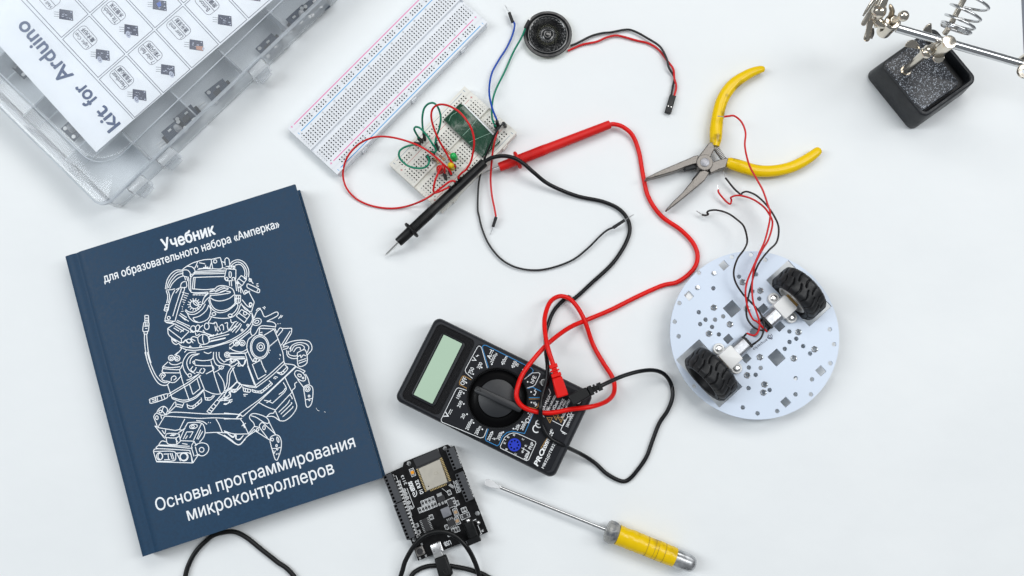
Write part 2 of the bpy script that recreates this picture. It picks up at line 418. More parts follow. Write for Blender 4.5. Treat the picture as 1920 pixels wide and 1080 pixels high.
for j in range(ny + 1):
    y = -.75 + 1.35 * j / ny
    xr = e0.x + (e1.x - e0.x) * (y - e0.y) / (e1.y - e0.y); xl = -.95
    for i in range(nx + 1):
        x = xl + (xr - xl) * i / nx
        h = mnoise.noise(Vector((x * 7, y * 9, 0))) * .0005 + mnoise.noise(Vector((x * 16 + y * 6, y * 5 - x * 3, 3))) * .00025 - .0006
        vs.append((x, y, h))
for j in range(ny):
    for i in range(nx):
        a = j * (nx + 1) + i; fs.append((a, a + 1, a + nx + 2, a + nx + 1))
mb.add(vs, fs)
for j in range(ny):                                        # the drop at the right edge
    a = vs[j * (nx + 1) + nx]; b = vs[(j + 1) * (nx + 1) + nx]
    mb.add([a, b, (b[0], b[1], -.03), (a[0], a[1], -.03)], [(0, 1, 2, 3)])
o = mb.build('table_surface', cloth_mat(), recalc=False); o['kind'] = 'structure'
mb = MB().sheet([(-3, -3), (3, -3), (3, 3), (-3, 3)], -.74)
o = mb.build('floor', mat('grey_floor', (.30, .32, .36), .6, var=.1, vscale=8)); o['kind'] = 'structure'

# ================================================================== clear component case
Z = .034
corner = (190, 390); U = wang((215, 380), (610, 0), .033)
box = Thing('component_case', 'large clear plastic compartment case with a lid, at the top left corner of the photo', 'storage case', corner, .033, U)
BX, BY = .30, .205
pl = clear_plastic('clear_polypropylene', (.98, .988, .995), .12, .10)
pw = clear_plastic('clear_wall', (.98, .985, .992), .09, .15)
pd = clear_plastic('frosted_divider', (.96, .975, .985), .42, .25)
cx, cy = BX / 2, BY / 2
mb = MB()
mb.layers([(rrect(cx, cy, BX - .010, BY - .010, .006), .0006), (rrect(cx, cy, BX - .006, BY - .006, .008), .003), (rrect(cx, cy, BX - .004, BY - .004, .008), .029)], True, False)
mb.build('case_body', pw, box.o)
divx = sorted(box.L2(p, .028)[0] for p in ((285, 305), (372, 225), (458, 142), (547, 60)))
step = (divx[-1] - divx[0]) / 3
mb = MB()
for i in range(-1, 5):
    x = divx[0] + i * step
    if .01 < x < BX - .01: mb.box(x, BY / 2, .0011, BY - .012, .0012, .0275)
for y in (.052, .102, .152): mb.box(BX / 2, y, BX - .012, .0011, .0013, .0265)
mb.build('divider', pd, box.o)
mb = MB()
ins, pr = .0185, .022
R0 = lambda d, r, n=10: rrect(cx, cy, BX - 2 * d, BY - 2 * d, r, 0, n)
mb.layers([(R0(0, .009), .0275), (R0(0, .009), .0315), (R0(.0006, .009), .0328), (R0(.0016, .009), .0332), (R0(ins - .0018, pr), .0332), (R0(ins, pr), .0345), (R0(ins + .0012, pr), .0360), (R0(ins + .003, pr), .0363)], False, True)
mb.build('lid', pl, box.o)
mb = MB()                                                  # bright moulded edges of the lid
mb.layers([(R0(.0000, .009), .0290), (R0(-.0007, .0095), .0296), (R0(-.0007, .0095), .0322), (R0(.0004, .009), .0333)], False, False)
mb.build('lid_rim', pd, box.o)
mb = MB(); q = R0(ins + .0004, pr, 14); mb.tube([(x, y, .0353) for x, y in q] + [(q[0][0], q[0][1], .0353)], .00042, 6, smooth=False)
mb.build('lid_ridge', pd, box.o)
for x in (.031, .062, divx[2] + .012):
    mb = MB(); mb.rbox(x, -.003, .016, .006, .012, .029, .002, .001); mb.rbox(x, -.0062, .012, .002, .010, .022, .001, .0006)
    mb.build('latch', pw, box.o)

# the printed sheet under the lid
c1 = CR(0, 0, 4.0)
zp = .0322
ang_p = wang(c1(830, 950), c1(150, 170), zp)               # reading direction of the big words
sheet = Thing('printed_insert', 'white printed sheet with blue heading and grid of module pictures lying under the clear lid', 'paper sheet', (180, 285), zp, ang_p, zp - .0002)
dU = math.atan2(P(480, 27, zp).y - P(180, 285, zp).y, P(480, 27, zp).x - P(180, 285, zp).x)
org = sheet.L(180, 285, zp); ax = sheet.L(480, 27, zp) - org; ax.normalize(); ay = Vector((-ax.y, ax.x, 0))
mb = MB(); c = [org, org + ax * .235, org + ax * .235 + ay * .155, org + ay * .155]
mb.prism([(p.x, p.y) for p in c], 0, .0002); mb.build('paper', 'paper', sheet.o)
PZ = zp + .00012
bigt = MB()
for word, c_, ln, ht in (('kit', (800, 893), 195, 112), ('for', (633, 712), 180, 112), ('Arduino', (325, 390), 590, 118)):
    px = c1(*c_); sheet.txt(bigt, word, px, ln / 4, ht / 4, PZ, math.degrees(ang_p), .022)
bigt.build('heading_print', 'ink_navy', sheet.o, smooth=0)
grid = MB()
O = (745, 595); a_ = (213.5, -186.5); b_ = (-275, -300); ca = (200, -175); cb = (266, 286)
cells = {(0, 0): ('Heartbeat', '手指测心跳'), (1, 0): ('7 color flash', '7彩闪烁'), (2, 0): ('Laser emit', '激光发射'), (3, 0): ('Button', '按键开关'), (4, 0): None,
         (0, 1): ('Light Cup', '魔术光环'), (1, 1): ('Tilt switch', '水银开关'), (2, 1): None, (3, 1): None,
         (0, 2): ('Hall magn', '霍尔'), (1, 2): None, (2, 2): None, (0, 3): None}
LZ = PZ - sheet.loc.z
for (i, j), tx in cells.items():
    o = (O[0] + a_[0] * i + b_[0] * j, O[1] + a_[1] * i + b_[1] * j)
    q = [c1(*o), c1(o[0] + ca[0], o[1] + ca[1]), c1(o[0] + ca[0] + cb[0], o[1] + ca[1] + cb[1]), c1(o[0] + cb[0], o[1] + cb[1])]
    sheet.rib(grid, q, 1.05, PZ, True)
    px = c1(o[0] + 168, o[1] - 13); k = pxm(*px, PZ); X, Y = sheet.L2(px, PZ)      # the rounded name plate
    cap = MB(); cap.ribbon(rrect(X, Y, 176 / 4 * k, 122 / 4 * k, 32 / 4 * k, 0., 4), .85 * k, LZ, True)
    cap.ribbon([(X - 86 / 4 * k, Y), (X + 86 / 4 * k, Y)], .95 * k, LZ)
    if tx:
        n = len(tx[0]); cap.text(tx[0], X, Y + 29 / 4 * k, min(152, 18 * n) / 4 * k, 34 / 4 * k, 0, LZ, .006)
        n = len(tx[1]); cap.text(tx[1], X, Y - 29 / 4 * k, min(145, 34 * n) / 4 * k, 37 / 4 * k, 0, LZ, .02)
    cap.build('caption', 'ink_dark', sheet.o, smooth=0)
    px0 = (o[0] + 298, o[1] + 112); pic = MB()                                       # printed picture of a module
    sh = lambda l, ci, dz: (setattr(pic, 'cur', ci), pic.sheet([sheet.L2(c1(px0[0] + x, px0[1] + y), PZ) for x, y in l], LZ + dz))
    sh([(-48, -40), (52, -26), (56, 50), (-50, 34)], 0, 0)
    for d in (-14, 2, 18): pic.ribbon([sheet.L2(c1(px0[0] + x, px0[1] + y), PZ) for x, y in ((-50, d), (-88, d - 4))], .7 * k, LZ)
    for n_ in range(8):
        x, y = random.uniform(-36, 36), random.uniform(-24, 28); w = random.uniform(5, 18); h = random.uniform(2, 6)
        sh([(x, y), (x + w, y + 2), (x + w, y + h + 2), (x, y + h)], 1, 2e-5 + n_ * 2e-6)
    for x, y in ((40, -16), (44, 38)): sh(circ(x, y, 5, n=10), 1, 4.2e-5)
    if (i, j) == (2, 1): sh([(-22, -8), (6, -24), (16, 6), (-6, 22)], 2, 5e-5)
    if (i, j) == (2, 0): sh([(0, 10), (50, 14), (64, 30), (52, 48), (2, 36)], 3, 5e-5); sh(circ(54, 32, 8, 12, 12), 1, 5.4e-5)
    if (i, j) in ((0, 0), (1, 0), (0, 1), (1, 1)):
        x, y = (30, 38) if i and not j else (-20, 40); sh(circ(x, y, 16, 26, 14, -.5), 1, 5e-5); sh(circ(x, y - 2, 8, 14, 12, -.5), 0, 5.4e-5); sh(circ(x, y - 3, 5, 10, 12, -.5), 1, 5.7e-5)
    pic.build('module_picture', ['ink_dark', 'ink_pale', 'ink_blue', 'ink_copper'], sheet.o, smooth=0)
sheet.rib(grid, [c1(-100, -80 - 203), c1(175, 15), c1(1000, 893)], 1.0, PZ)
grid.build('grid_print', 'ink_line', sheet.o, smooth=0)

# loose sensor modules inside the case
M['module_board'] = mat('navy_circuit_board', lin(26, 46, 68), .4, var=.15, vscale=300)
M['clear_led'] = mat('clear_led_resin', (.85, .87, .9), .1, trans=.6)
def sensor(px, deg, label, kind):
    t = Thing('sensor_module', label, 'circuit module', px, .006, math.radians(deg), .0014, 'sensor modules inside the clear case')
    mb = MB().box(0, 0, .0185, .015, .0035, .005)
    mb.build('board', 'module_board', t.o)
    mb = MB().box(.0105, 0, .0026, .0078, .0015, .0045); mb.build('pin_header', 'housing', t.o)
    mb = MB()
    for y in (-.00254, 0, .00254): mb.box(.0150, y, .0075, .0006, .0028, .0034)
    mb.build('pins', 'tin', t.o)
    mb = MB(); mb.cyl(-.0066, .005, .0016, .005, .0054); mb.cyl(-.0066, -.005, .0016, .005, .0054); mb.box(.002, .004, .003, .0015, .005, .0056); mb.box(.003, -.004, .003, .0015, .005, .0056)
    mb.build('solder_pads', 'tin', t.o)
    mb = MB()
    if kind == 'chip':
        mb.box(-.001, 0, .006, .005, .005, .0065); mb.build('chip', 'housing', t.o, bevel=.0003)
    else:
        mb.lathe([(0, .0029), (.001, .0029), (.001, .0025), (.005, .0025), (.0066, .002), (.0074, .001), (.0076, 0)], (-.003, 0, .005), (0, 0, 1), 16)
        mb.build('led_lens', 'clear_led', t.o)
sensor((330, 247), 222, 'dark module with a clear round lens in the corner compartment of the case', 'led')
sensor((352, 222), 42, 'dark module with bare pins beside the corner compartment module', 'chip')
sensor((48, 122), 47, 'dark module mostly hidden under the printed sheet near the left edge of the photo', 'chip')
sensor((142, 238), 47, 'dark module mostly hidden under the printed sheet beside the first heading word', 'led')
sensor((411, 173), 40, 'small dark module with a square chip in the second compartment from the case corner', 'chip')
sensor((506, 88), 47, 'dark module tilted against the case wall beside the third divider', 'chip')
sensor((563, 34), 225, 'dark module with a clear lens in the compartment nearest the top edge of the photo', 'led')
sensor((592, 12), 40, 'dark module touching the lensed module at the top edge of the photo', 'chip')

# ================================================================== breadboards
def breadboard(t, LX, LY, H, sc, cols, gcols, offx, main, railrows, lines, plastic, hole, lw, red, blue, grey, numcol):
    body = MB()
    pitch, hs = .00254 * sc, .00056
    body.layers([(rrect(0, 0, LX, LY, .0008, 0, 2), .0002), (rrect(0, 0, LX, LY, .0008, 0, 2), H - .0004)], True, False)
    rows = sorted([(y, 'm') for y in main] + [(y, 'r') for y in railrows])
    xm = [offx + pitch * (i - (cols - 1) / 2) for i in range(cols)]
    xr = [offx + pitch * (i - (gcols * 6 - 2) / 2) for i in range(gcols * 6 - 1) if i % 6 != 5]
    ylim = -LY / 2
    def strip(y0, y1, x0=-LX / 2, x1=LX / 2):
        if y1 - y0 > 1e-7: body.add([(x0, y0, H - .0004), (x1, y0, H - .0004), (x1, y1, H - .0004), (x0, y1, H - .0004)], [(0, 1, 2, 3)])
    def groove(y0, y1):
        z = H - .0004; g = .0022
        body.add([(-LX / 2, y0, z), (LX / 2, y0, z), (LX / 2, y0 + .0006, z - g), (-LX / 2, y0 + .0006, z - g), (LX / 2, y1 - .0006, z - g), (-LX / 2, y1 - .0006, z - g), (LX / 2, y1, z), (-LX / 2, y1, z)],
                 [(0, 1, 2, 3), (3, 2, 4, 5), (5, 4, 6, 7)])
    y = -LY / 2
    for yr, kind in rows:
        y0, y1 = yr - pitch / 2, yr + pitch / 2
        if y < -.0016 and y0 > 0:
            strip(y, -.0016); groove(-.0016, .0016); y = .0016
        strip(y, y0); xs = xm if kind == 'm' else xr
        x = -LX / 2; z = H - .0004; d = .0035
        for xc in xs:
            strip(y0, y1, x, xc - hs)
            strip(y0, yr - hs, xc - hs, xc + hs); strip(yr + hs, y1, xc - hs, xc + hs)
            a = [(xc - hs, yr - hs), (xc + hs, yr - hs), (xc + hs, yr + hs), (xc - hs, yr + hs)]
            body.cur = 1; body.layers([(a, z), (a, z - d)], False, True); body.cur = 0
            x = xc + hs
        strip(y0, y1, x, LX / 2); y = y1
    strip(y, LY / 2)
    # notched dovetails along one long side
    for k in (-.33, 0, .33): body.box(k * LX, -LY / 2 - .0006, .005, .0012, .001, H - .002)
    body.build('body', [plastic, hole], t.o, smooth=20, recalc=False)
    z = H - .00034
    for nm, ys, m in (('positive_line', [l for l, c in lines if c == 'r'], red), ('negative_line', [l for l, c in lines if c == 'b'], blue)):
        for y in ys:
            mb = MB(); mb.ribbon([(-LX / 2 + .006, y), (LX / 2 - .006, y)], lw, z)
            for sx_ in (-1, 1):
                s_ = LX / 2 - .0033
                mb.ribbon([(sx_ * s_, y - .001), (sx_ * s_, y + .001)], .0004, z)
                if nm == 'positive_line': mb.ribbon([(sx_ * s_ - .001, y), (sx_ * s_ + .001, y)], .0004, z)
            mb.build(nm, m, t.o, smooth=0)
    mb = MB()
    for i in range(cols):
        if i == 0 or (i + 1) % 5 == 0:
            for y in (main[0] - .0023, main[-1] + .0023): mb.text(str(i + 1), xm[i], y, .0008 * len(str(i + 1)), .0012, pi / 2, z)
    for r, y in enumerate(main):
        for x in (xm[0] - .0024, xm[-1] + .0024): mb.text('abcdefghij'[r], x, y, .0009, .0011, pi / 2, z)
    mb.build('index_print', grey, t.o, smooth=0)
main = sorted([s_ * (.00381 + .00254 * k) for s_ in (-1, 1) for k in range(5)])
M['bb_white'] = mat('white_abs', (.72, .745, .78), .42, var=.015, vscale=60)
M['bb_cream'] = mat('aged_cream_abs', (.71, .70, .645), .45, var=.04, vscale=40)
M['hole'] = mat('hole_shade_contact', (.10, .10, .10), .5)  # plastic hole walls share the contact grey, a painted stand-in for shade
M['pink'] = mat('pink_ink', lin(236, 104, 172), .5); M['sky'] = mat('sky_blue_ink', lin(74, 168, 226), .5)
M['grey_ink'] = mat('grey_ink', lin(120, 122, 126), .5)
M['faded_red'] = mat('faded_red_ink', lin(198, 90, 90), .5); M['faded_blue'] = mat('faded_blue_ink', lin(96, 130, 160), .5)
H = .0085
a_b = wang((632, 327), (912, 43), H)
e = P(541, 237, H); f = P(632, 327, H); u = Vector((math.cos(a_b), math.sin(a_b), 0)); wv = (e - f); wd = wv - u * wv.dot(u)
LYb = wd.length; LXb = (P(914, 42, H) - P(632, 327, H)).length
mid = f + u * LXb / 2 + wd / 2
bb = Thing('breadboard', 'long white solderless breadboard with pink and blue rail lines, nothing plugged in', 'breadboard', (960, 540), 0, a_b)
bb.loc = Vector((mid.x, mid.y, 0)); bb.o.location = bb.loc
breadboard(bb, LXb, LYb, H, LXb / .1668, 63, 10, 0, main, [.0209, .02344, -.0209, -.02344], [(-.0262, 'b'), (-.0182, 'r'), (.0182, 'b'), (.0262, 'r')], 'bb_white', 'hole', .0007, 'pink', 'sky', 'grey_ink', None)
a_s = wang((732, 305), (872, 160), H)
e = P(732, 305, H); f = P(828, 397, H); u = Vector((math.cos(a_s), math.sin(a_s), 0)); wv = (e - f); wd = wv - u * wv.dot(u)
LXs = .0885; mid = f + u * LXs / 2 + wd / 2
sb = Thing('breadboard', 'small cream breadboard wired with lights and jumper wires under the black probe', 'breadboard', (960, 540), 0, a_s)
sb.loc = Vector((mid.x, mid.y, 0)); sb.o.location = sb.loc
breadboard(sb, LXs, wd.length, H, 1.05, 30, 5, 0, main, [.0209, .02344, -.0209, -.02344], [(-.0262, 'b'), (-.0182, 'r'), (.0182, 'r'), (.0262, 'b')], 'bb_cream', 'hole', .00028, 'faded_red', 'faded_blue', 'grey_ink', None)

# ================================================================== things on the small breadboard
c6 = CR(680, 170, 6.0); c5 = CR(520, 160, 4.0); cL = CR(760, 240, 8.307)
TOP = .0085
M['green_film'] = mat('green_film', lin(8, 62, 40), .2, spec=.6, coat=.5, alt=lin(24, 84, 60), altlo=.52, althi=.75, vscale=90, bump=.5, bscale=160)
M['film_crease'] = mat('film_crease', lin(150, 190, 170), .25)
t = Thing('wrapped_display_module', 'dark green film-wrapped flat module lying across the small cream breadboard', 'display module', c6(1228, 445), .0115, a_s, TOP)
mb = MB()
q = [t.L2(c6(*p), .0115) for p in ((1095, 140), (1150, 168), (1340, 340), (1465, 472), (1545, 580), (1450, 662), (1345, 745), (1270, 680), (1160, 570), (1060, 470), (960, 375), (910, 325), (950, 285), (1020, 215))]
mb.layers([(q, .0004), (q, .0026), ([(x * .985, y * .96) for x, y in q], .0031)]); mb.build('film_sleeve', 'green_film', t.o)
mb = MB()
q = [t.L2(c6(*p), .0115) for p in ((1126, 150), (1142, 150), (1478, 486), (1466, 500))]; mb.prism(q, .0006, .0033); mb.build('white_edge', 'white_print', t.o)
mb = MB()
for l in (((1125, 505), (1190, 440), (1280, 330)), ((1195, 580), (1300, 535), (1440, 475)), ((970, 345), (1000, 280), (1060, 240)), ((1215, 285), (1235, 270))):
    w = t.W([(*c6(*p), TOP + .0032) for p in l]); mb.tube(w, .00016, 6, flat=.5)
mb.build('crease', 'film_crease', t.o)

def plug_geo(mb, base, top, w=.0025):
    mb.bar(base, top, w, w, w * .9, w * .9)
def jumper(label, col, pts, r=.0008, plugs=(), pins=(), grp='jumper wires on the small breadboard'):
    p0 = pts[0]; t = Thing('jumper_wire', label, 'wire', p0[:2], p0[2] if len(p0) > 2 else .01, 0, 0, grp)
    t.o.location.z = 0
    mb = MB().tube(t.W(pts), r, 10, 7); mb.build('insulation', 'wire_' + col, t.o, smooth=60)
    for b, z0, tp, z1 in plugs:
        mb = MB(); plug_geo(mb, t.L(*b, z0), t.L(*tp, z1)); mb.build('plug', 'housing', t.o, bevel=.0003)
    for b, z0, tp, z1 in pins:
        mb = MB(); mb.tube([t.L(*b, z0), t.L(*tp, z1)], .00032, 6, smooth=False); mb.build('pin', 'tin', t.o)
    return t
def up(c): return lambda *l: [(*c(p[0], p[1]), *p[2:]) for p in l]
u6, u5, uL = up(c6), up(c5), up(cL)
Z1 = .0225
jumper('green jumper wire arching highest over the upper rail of the small breadboard', 'green',
       u6((684, 478, Z1), (672, 380), (672, 290), (692, 200, .036), (740, 148), (800, 140, .043), (845, 185), (873, 260), (878, 330, .036), (860, 430), (828, 520), (818, 592, Z1)),
       plugs=((c6(700, 545), TOP, c6(686, 474), Z1), (c6(846, 660), TOP, c6(822, 588), Z1)))
jumper('green jumper wire forming the middle hump beside the resistors', 'green',
       u6((632, 532, Z1), (596, 472), (580, 430, .031), (600, 408), (650, 425, .034), (720, 500), (780, 590, .031), (822, 655), (815, 690, .025), (772, 692, Z1)),
       plugs=((c6(664, 570), TOP, c6(628, 535), Z1), (c6(800, 716), TOP, c6(770, 690), Z1)))
jumper('green jumper wire hanging in a low loop past the edge of the small breadboard', 'green',
       u6((586, 606, Z1), (540, 615), (470, 637), (416, 680, .024), (410, 740), (450, 800, .02), (530, 855), (640, 873, .022), (710, 858), (742, 820, .026), (747, 770), (728, 738, Z1)),
       plugs=((c6(636, 600), TOP, c6(584, 592), Z1), (c6(745, 772), TOP, c6(726, 738), Z1)))
jumper('red jumper wire in the largest loop, resting on the table beyond the breadboard', 'red',
       u5((1306, 668, .021), (1285, 630, .024), (1240, 587, .028), (1190, 540), (1100, 474, .032), (1000, 428), (880, 394), (770, 384, .028), (680, 404), (600, 450), (530, 530, .012), (497, 620), (495, 700, .004), (525, 780), (590, 850, .001), (680, 895), (780, 918, .001), (880, 922), (980, 905, .003), (1080, 868, .012), (1150, 828), (1220, 775, .02), (1280, 730, .023), (1312, 716), (1335, 722, .022)),
       plugs=((c5(1302, 668), TOP, c5(1290, 645), .021), (c5(1356, 745), TOP, c5(1335, 724), .021)))
jumper('red jumper wire arching tall over the green module', 'red',
       u6((1045, 860, .02), (985, 780, .024), (940, 700), (860, 560, .034), (800, 420), (772, 300, .042), (783, 215), (830, 167), (900, 155, .05), (990, 180), (1090, 242), (1180, 350, .05), (1235, 460), (1254, 580, .044), (1240, 700), (1215, 800, .034), (1170, 880), (1110, 932, .026), (1082, 962), (1078, 985, .0215)),
       plugs=((c6(1100, 1020), TOP, c6(1078, 980), .0215), (c6(1040, 868), TOP, c6(1030, 838), .018)))
jumper('short red jumper wire dropping from the lights and doubling back at the board edge', 'red',
       u5((1256, 662, .021), (1254, 620, .026), (1240, 598, .027), (1215, 640, .027), (1185, 710, .025), (1171, 780, .021), (1180, 806, .019), (1215, 797, .02), (1260, 776, .021), (1290, 764, .021)),
       plugs=((c5(1265, 700), TOP, c5(1250, 664), .022), (c5(1318, 790), TOP, c5(1290, 762), .0215)))
c7 = CR(900, 0, 4.8); u7 = up(c7); cM = CR(640, 380, 3.1767); uM = up(cM)
jumper('blue jumper wire running up the table with its free pin above the green wire', 'blue',
       u7((300, 190, .004), (312, 230), (290, 320, .002), (240, 430), (170, 540, .002), (110, 650), (86, 760, .004), (85, 860, .01), (112, 980, .018), (150, 1075, .0225)),
       plugs=((c7(295, 203), .004, c7(262, 112), .004), (c6(1532, 405), TOP, c6(1508, 345), Z1)), pins=((c7(262, 114), .004, c7(224, 48), .003),))
jumper('green jumper wire crossing the edge of the round speaker with its free pin', 'green',
       u7((408, 255, .0115), (372, 340, .008), (300, 470, .003), (220, 650, .002), (150, 790), (117, 890, .008), (106, 1000, .014), (112, 1075, .019), (140, 1140, .0225)),
       plugs=((c7(406, 255), .0115, c7(442, 183), .0125), (c6(1512, 432), TOP, c6(1487, 384), Z1)), pins=((c7(442, 185), .0125, c7(470, 128), .0125),))
jumper('thin black jumper wire curling below the black probe to a free pin on the right', 'black',
       [*u6((1580, 368, .022), (1545, 405, .026), (1505, 460, .026), (1440, 600, .02), (1378, 750, .013), (1348, 830, .008), (1325, 940, .005), (1303, 1070, .004))] + uM((812, 30, .002), (820, 80), (840, 160, .002), (880, 250), (950, 335), (1040, 385, .002), (1150, 402), (1260, 386, .002), (1380, 340), (1470, 270), (1540, 200), (1585, 163, .004), (1620, 148, .006)),
       plugs=((c6(1606, 398), TOP, c6(1582, 366), .022), (cM(1618, 150), .006, cM(1688, 104), .0085)), pins=((cM(1686, 105), .0085, cM(1741, 71), .0095),))
jumper('short red jumper wire hanging straight down past the black probe cable to a free pin', 'red',
       u5((1655, 330, .020), (1640, 380, .018), (1620, 470, .0155), (1605, 600, .01), (1600, 720, .006), (1610, 830, .004), (1628, 920), (1640, 985, .004)),
       plugs=((c6(1516, 470), TOP, c6(1505, 440), .0185), (cM(922, 85), .004, cM(903, 145), .003)), pins=((cM(903, 143), .003, cM(888, 190), .001),))

def led(px, ztop, label, rgb):
    m = mat('led_' + label.split()[0], rgb, .16, spec=.6, trans=.25, sss=.2)
    t = Thing('light_diode', label, 'LED', px, TOP, 0, TOP, 'LEDs on the small breadboard')
    h = ztop - TOP
    mb = MB(); r = .0027
    mb.lathe([(h - .0082, .0031), (h - .0072, .0031), (h - .0072, r)] + [(h - r + r * math.sin(a), max(1e-6, r * math.cos(a))) for a in [i * pi / 16 for i in range(9)]], (0, 0, 0), (0, 0, 1), 20)
    mb.build('lens', m, t.o)
    for d in (-.00127, .00127):
        mb = MB().box(d, 0, .0005, .0005, -.001, h - .0082); mb.build('leg', 'tin', t.o)
def vbase(px, z):                                # photo point of the spot on the board right below a point at height z
    p = P(px[0], px[1], z); p.z = TOP; d = p - CAMPOS
    v = d.y * CT + d.z * ST; w = d.y * -ST + d.z * CT
    return (960 + FPX * d.x / -w, 540 - FPX * v / -w)
for px, z, lb, c in ((cL(745, 420), .0235, 'green round LED nearest the green module', lin(30, 205, 100)), (cL(705, 568), .024, 'yellow round LED between the green and red ones', lin(252, 220, 20)),
                     (cL(530, 615), .0205, 'red round LED lowest on the board under the red wires', lin(228, 34, 26))):
    led(vbase(px, z), z, lb, c)
M['resistor'] = mat('beige_resistor', lin(205, 172, 138), .45)
M['band_red'] = mat('brown_band', lin(140, 62, 44), .5); M['band_dark'] = mat('dark_band', lin(50, 38, 36), .5); M['band_gold'] = mat('gold_band', lin(170, 120, 60), .4)
def resistor(a, za, b, zb, label):
    t = Thing('resistor', label, 'resistor', a, za, 0, TOP, 'resistors on the small breadboard')
    A, B = t.L(*a, za), t.L(*b, zb); d = (B - A); ln = d.length; d.normalize(); s_ = .5 - .0031 / ln
    mb = MB(); m0 = A + d * ln * s_
    mb.lathe([(0, .0003), (.0002, .0011), (.0012, .00118), (.0018, .00095), (.0044, .00095), (.005, .00118), (.006, .0011), (.0062, .0003)], m0, d, 14); mb.build('resistor_body', 'resistor', t.o)
    for k, m in ((.0011, 'band_red'), (.0024, 'band_dark'), (.0035, 'band_red'), (.0051, 'band_gold')):
        mb = MB().lathe([(k - .0003, .00121 if k in (.0011, .0051) else .001), (k + .0003, .00121 if k in (.0011, .0051) else .001)], m0, d, 14); mb.build('colour_band', m, t.o)
    mb = MB().tube([A - Vector((0, 0, A.z + .001)), A, B, B - Vector((0, 0, B.z + .001))], .0003, 6, smooth=False); mb.build('lead', 'tin', t.o)
resistor(cL(490, 385), .013, cL(660, 545), .015, 'striped beige resistor standing between the yellow LED and a green wire')
resistor(cL(600, 325), .0115, cL(720, 420), .013, 'striped beige resistor beside the green LED')
resistor(cL(430, 455), .0105, cL(545, 565), .0115, 'striped beige resistor mostly hidden beneath the red wire near the red LED')

# ================================================================== round speaker
sp = Thing('speaker', 'small round black loudspeaker with a red and a black lead', 'speaker', (1027, 63.5), .0055)
M['spk_black'] = mat('black_steel_ring', (.008, .009, .011), .33, rvar=.1, vscale=150)
M['spk_cone'] = mat('black_mylar', (.004, .005, .006), .14, spec=.8)
M['spk_base'] = mat('pale_fibre_ring', lin(205, 205, 170), .6)
mb = MB().lathe([(0, .0135), (.0005, .0185), (.0034, .0195), (.0036, .0195)], (0, 0, 0), (0, 0, 1), 56); mb.build('basket', 'spk_base', sp.o)
mb = MB(); mb.lathe([(.0036, .0190), (.0036, .0196), (.0040, .0199), (.0052, .0199), (.0057, .0196), (.0057, .0178), (.0046, .0172)], (0, 0, 0), (0, 0, 1), 64, cap=False); mb.build('rim', 'spk_black', sp.o)
mb = MB(); NA, NR = 288, 34; vs = []; fs = []
for i in range(NR + 1):
    r = .0172 * (1 - i / NR) + .0008 * (i / NR)
    for k in range(NA):
        th = 2 * pi * k / NA
        z = .0046
        if .0062 < r < .0145:
            e = min(1, (r - .0062) / .001, (.0145 - r) / .001)
            z += .0007 * e * math.sin(28 * (th + 1.15 * math.log(r / .01)))
            z -= .0006 * (.0145 - r) / .0083
        elif r >= .0145: z += .0007 * math.sin((r - .0145) / .0027 * pi)
        else: z += -.0006 + .0013 * math.cos(min(1, r / .0052) * pi / 2) + .0004 * math.exp(-((r - .0056) / .0004) ** 2) + .0004 * math.exp(-((r - .0032) / .0003) ** 2)
        vs.append((r * math.cos(th), r * math.sin(th), z))
for i in range(NR):
    for k in range(NA):
        k2 = (k + 1) % NA; fs.append((i * NA + k, i * NA + k2, (i + 1) * NA + k2, (i + 1) * NA + k))
fs.append(tuple(NR * NA + k for k in range(NA)))
mb.add(vs, fs); mb.build('cone', 'spk_cone', sp.o, smooth=60)
mb = MB().tube(sp.W(u7((815, 412, .002), (880, 385), (1000, 325), (1100, 298), (1180, 290, .002), (1320, 266), (1400, 286), (1500, 340, .002), (1620, 420), (1680, 530, .0035), (1700, 610, .003), (1748, 695, .0012), (1737, 770), (1722, 855, .002))), .0009, 10); mb.build('black_lead', 'wire_black', sp.o, smooth=60)
mb = MB().tube(sp.W(u7((790, 458, .001), (920, 402), (1050, 375), (1130, 340, .002), (1210, 320), (1280, 328), (1400, 362, .001), (1520, 392), (1610, 450), (1680, 540, .001), (1738, 620), (1748, 700, .003), (1766, 780, .002), (1748, 865, .002))), .0009, 10); mb.build('red_lead', 'wire_red', sp.o, smooth=60)
mb = MB(); a = sp.L(*c7(1736, 862), .002); b = sp.L(*c7(1688, 1020), .002); mb.bar(a, b, .0052, .0034); cn = mb.build('connector', 'housing', sp.o, bevel=.0004)
mb = MB(); d = (b - a).normalized(); n = Vector((-d.y, d.x, 0))
for s_ in (-1, 1):
    p = a + (b - a) * .62 + n * .0012 * s_; mb.bar(p + Vector((0, 0, .00172)), p + d * .0008 + Vector((0, 0, .00172)), .0008, .0002)
mb.build('contact', 'tin', cn)
mb = MB(); p = a + (b - a) * .28; mb.bar(p + Vector((0, 0, .0018)), p + d * .0055 + Vector((0, 0, .0018)), .0026, .0003); mb.build('latch_slot', 'probe_black', cn)

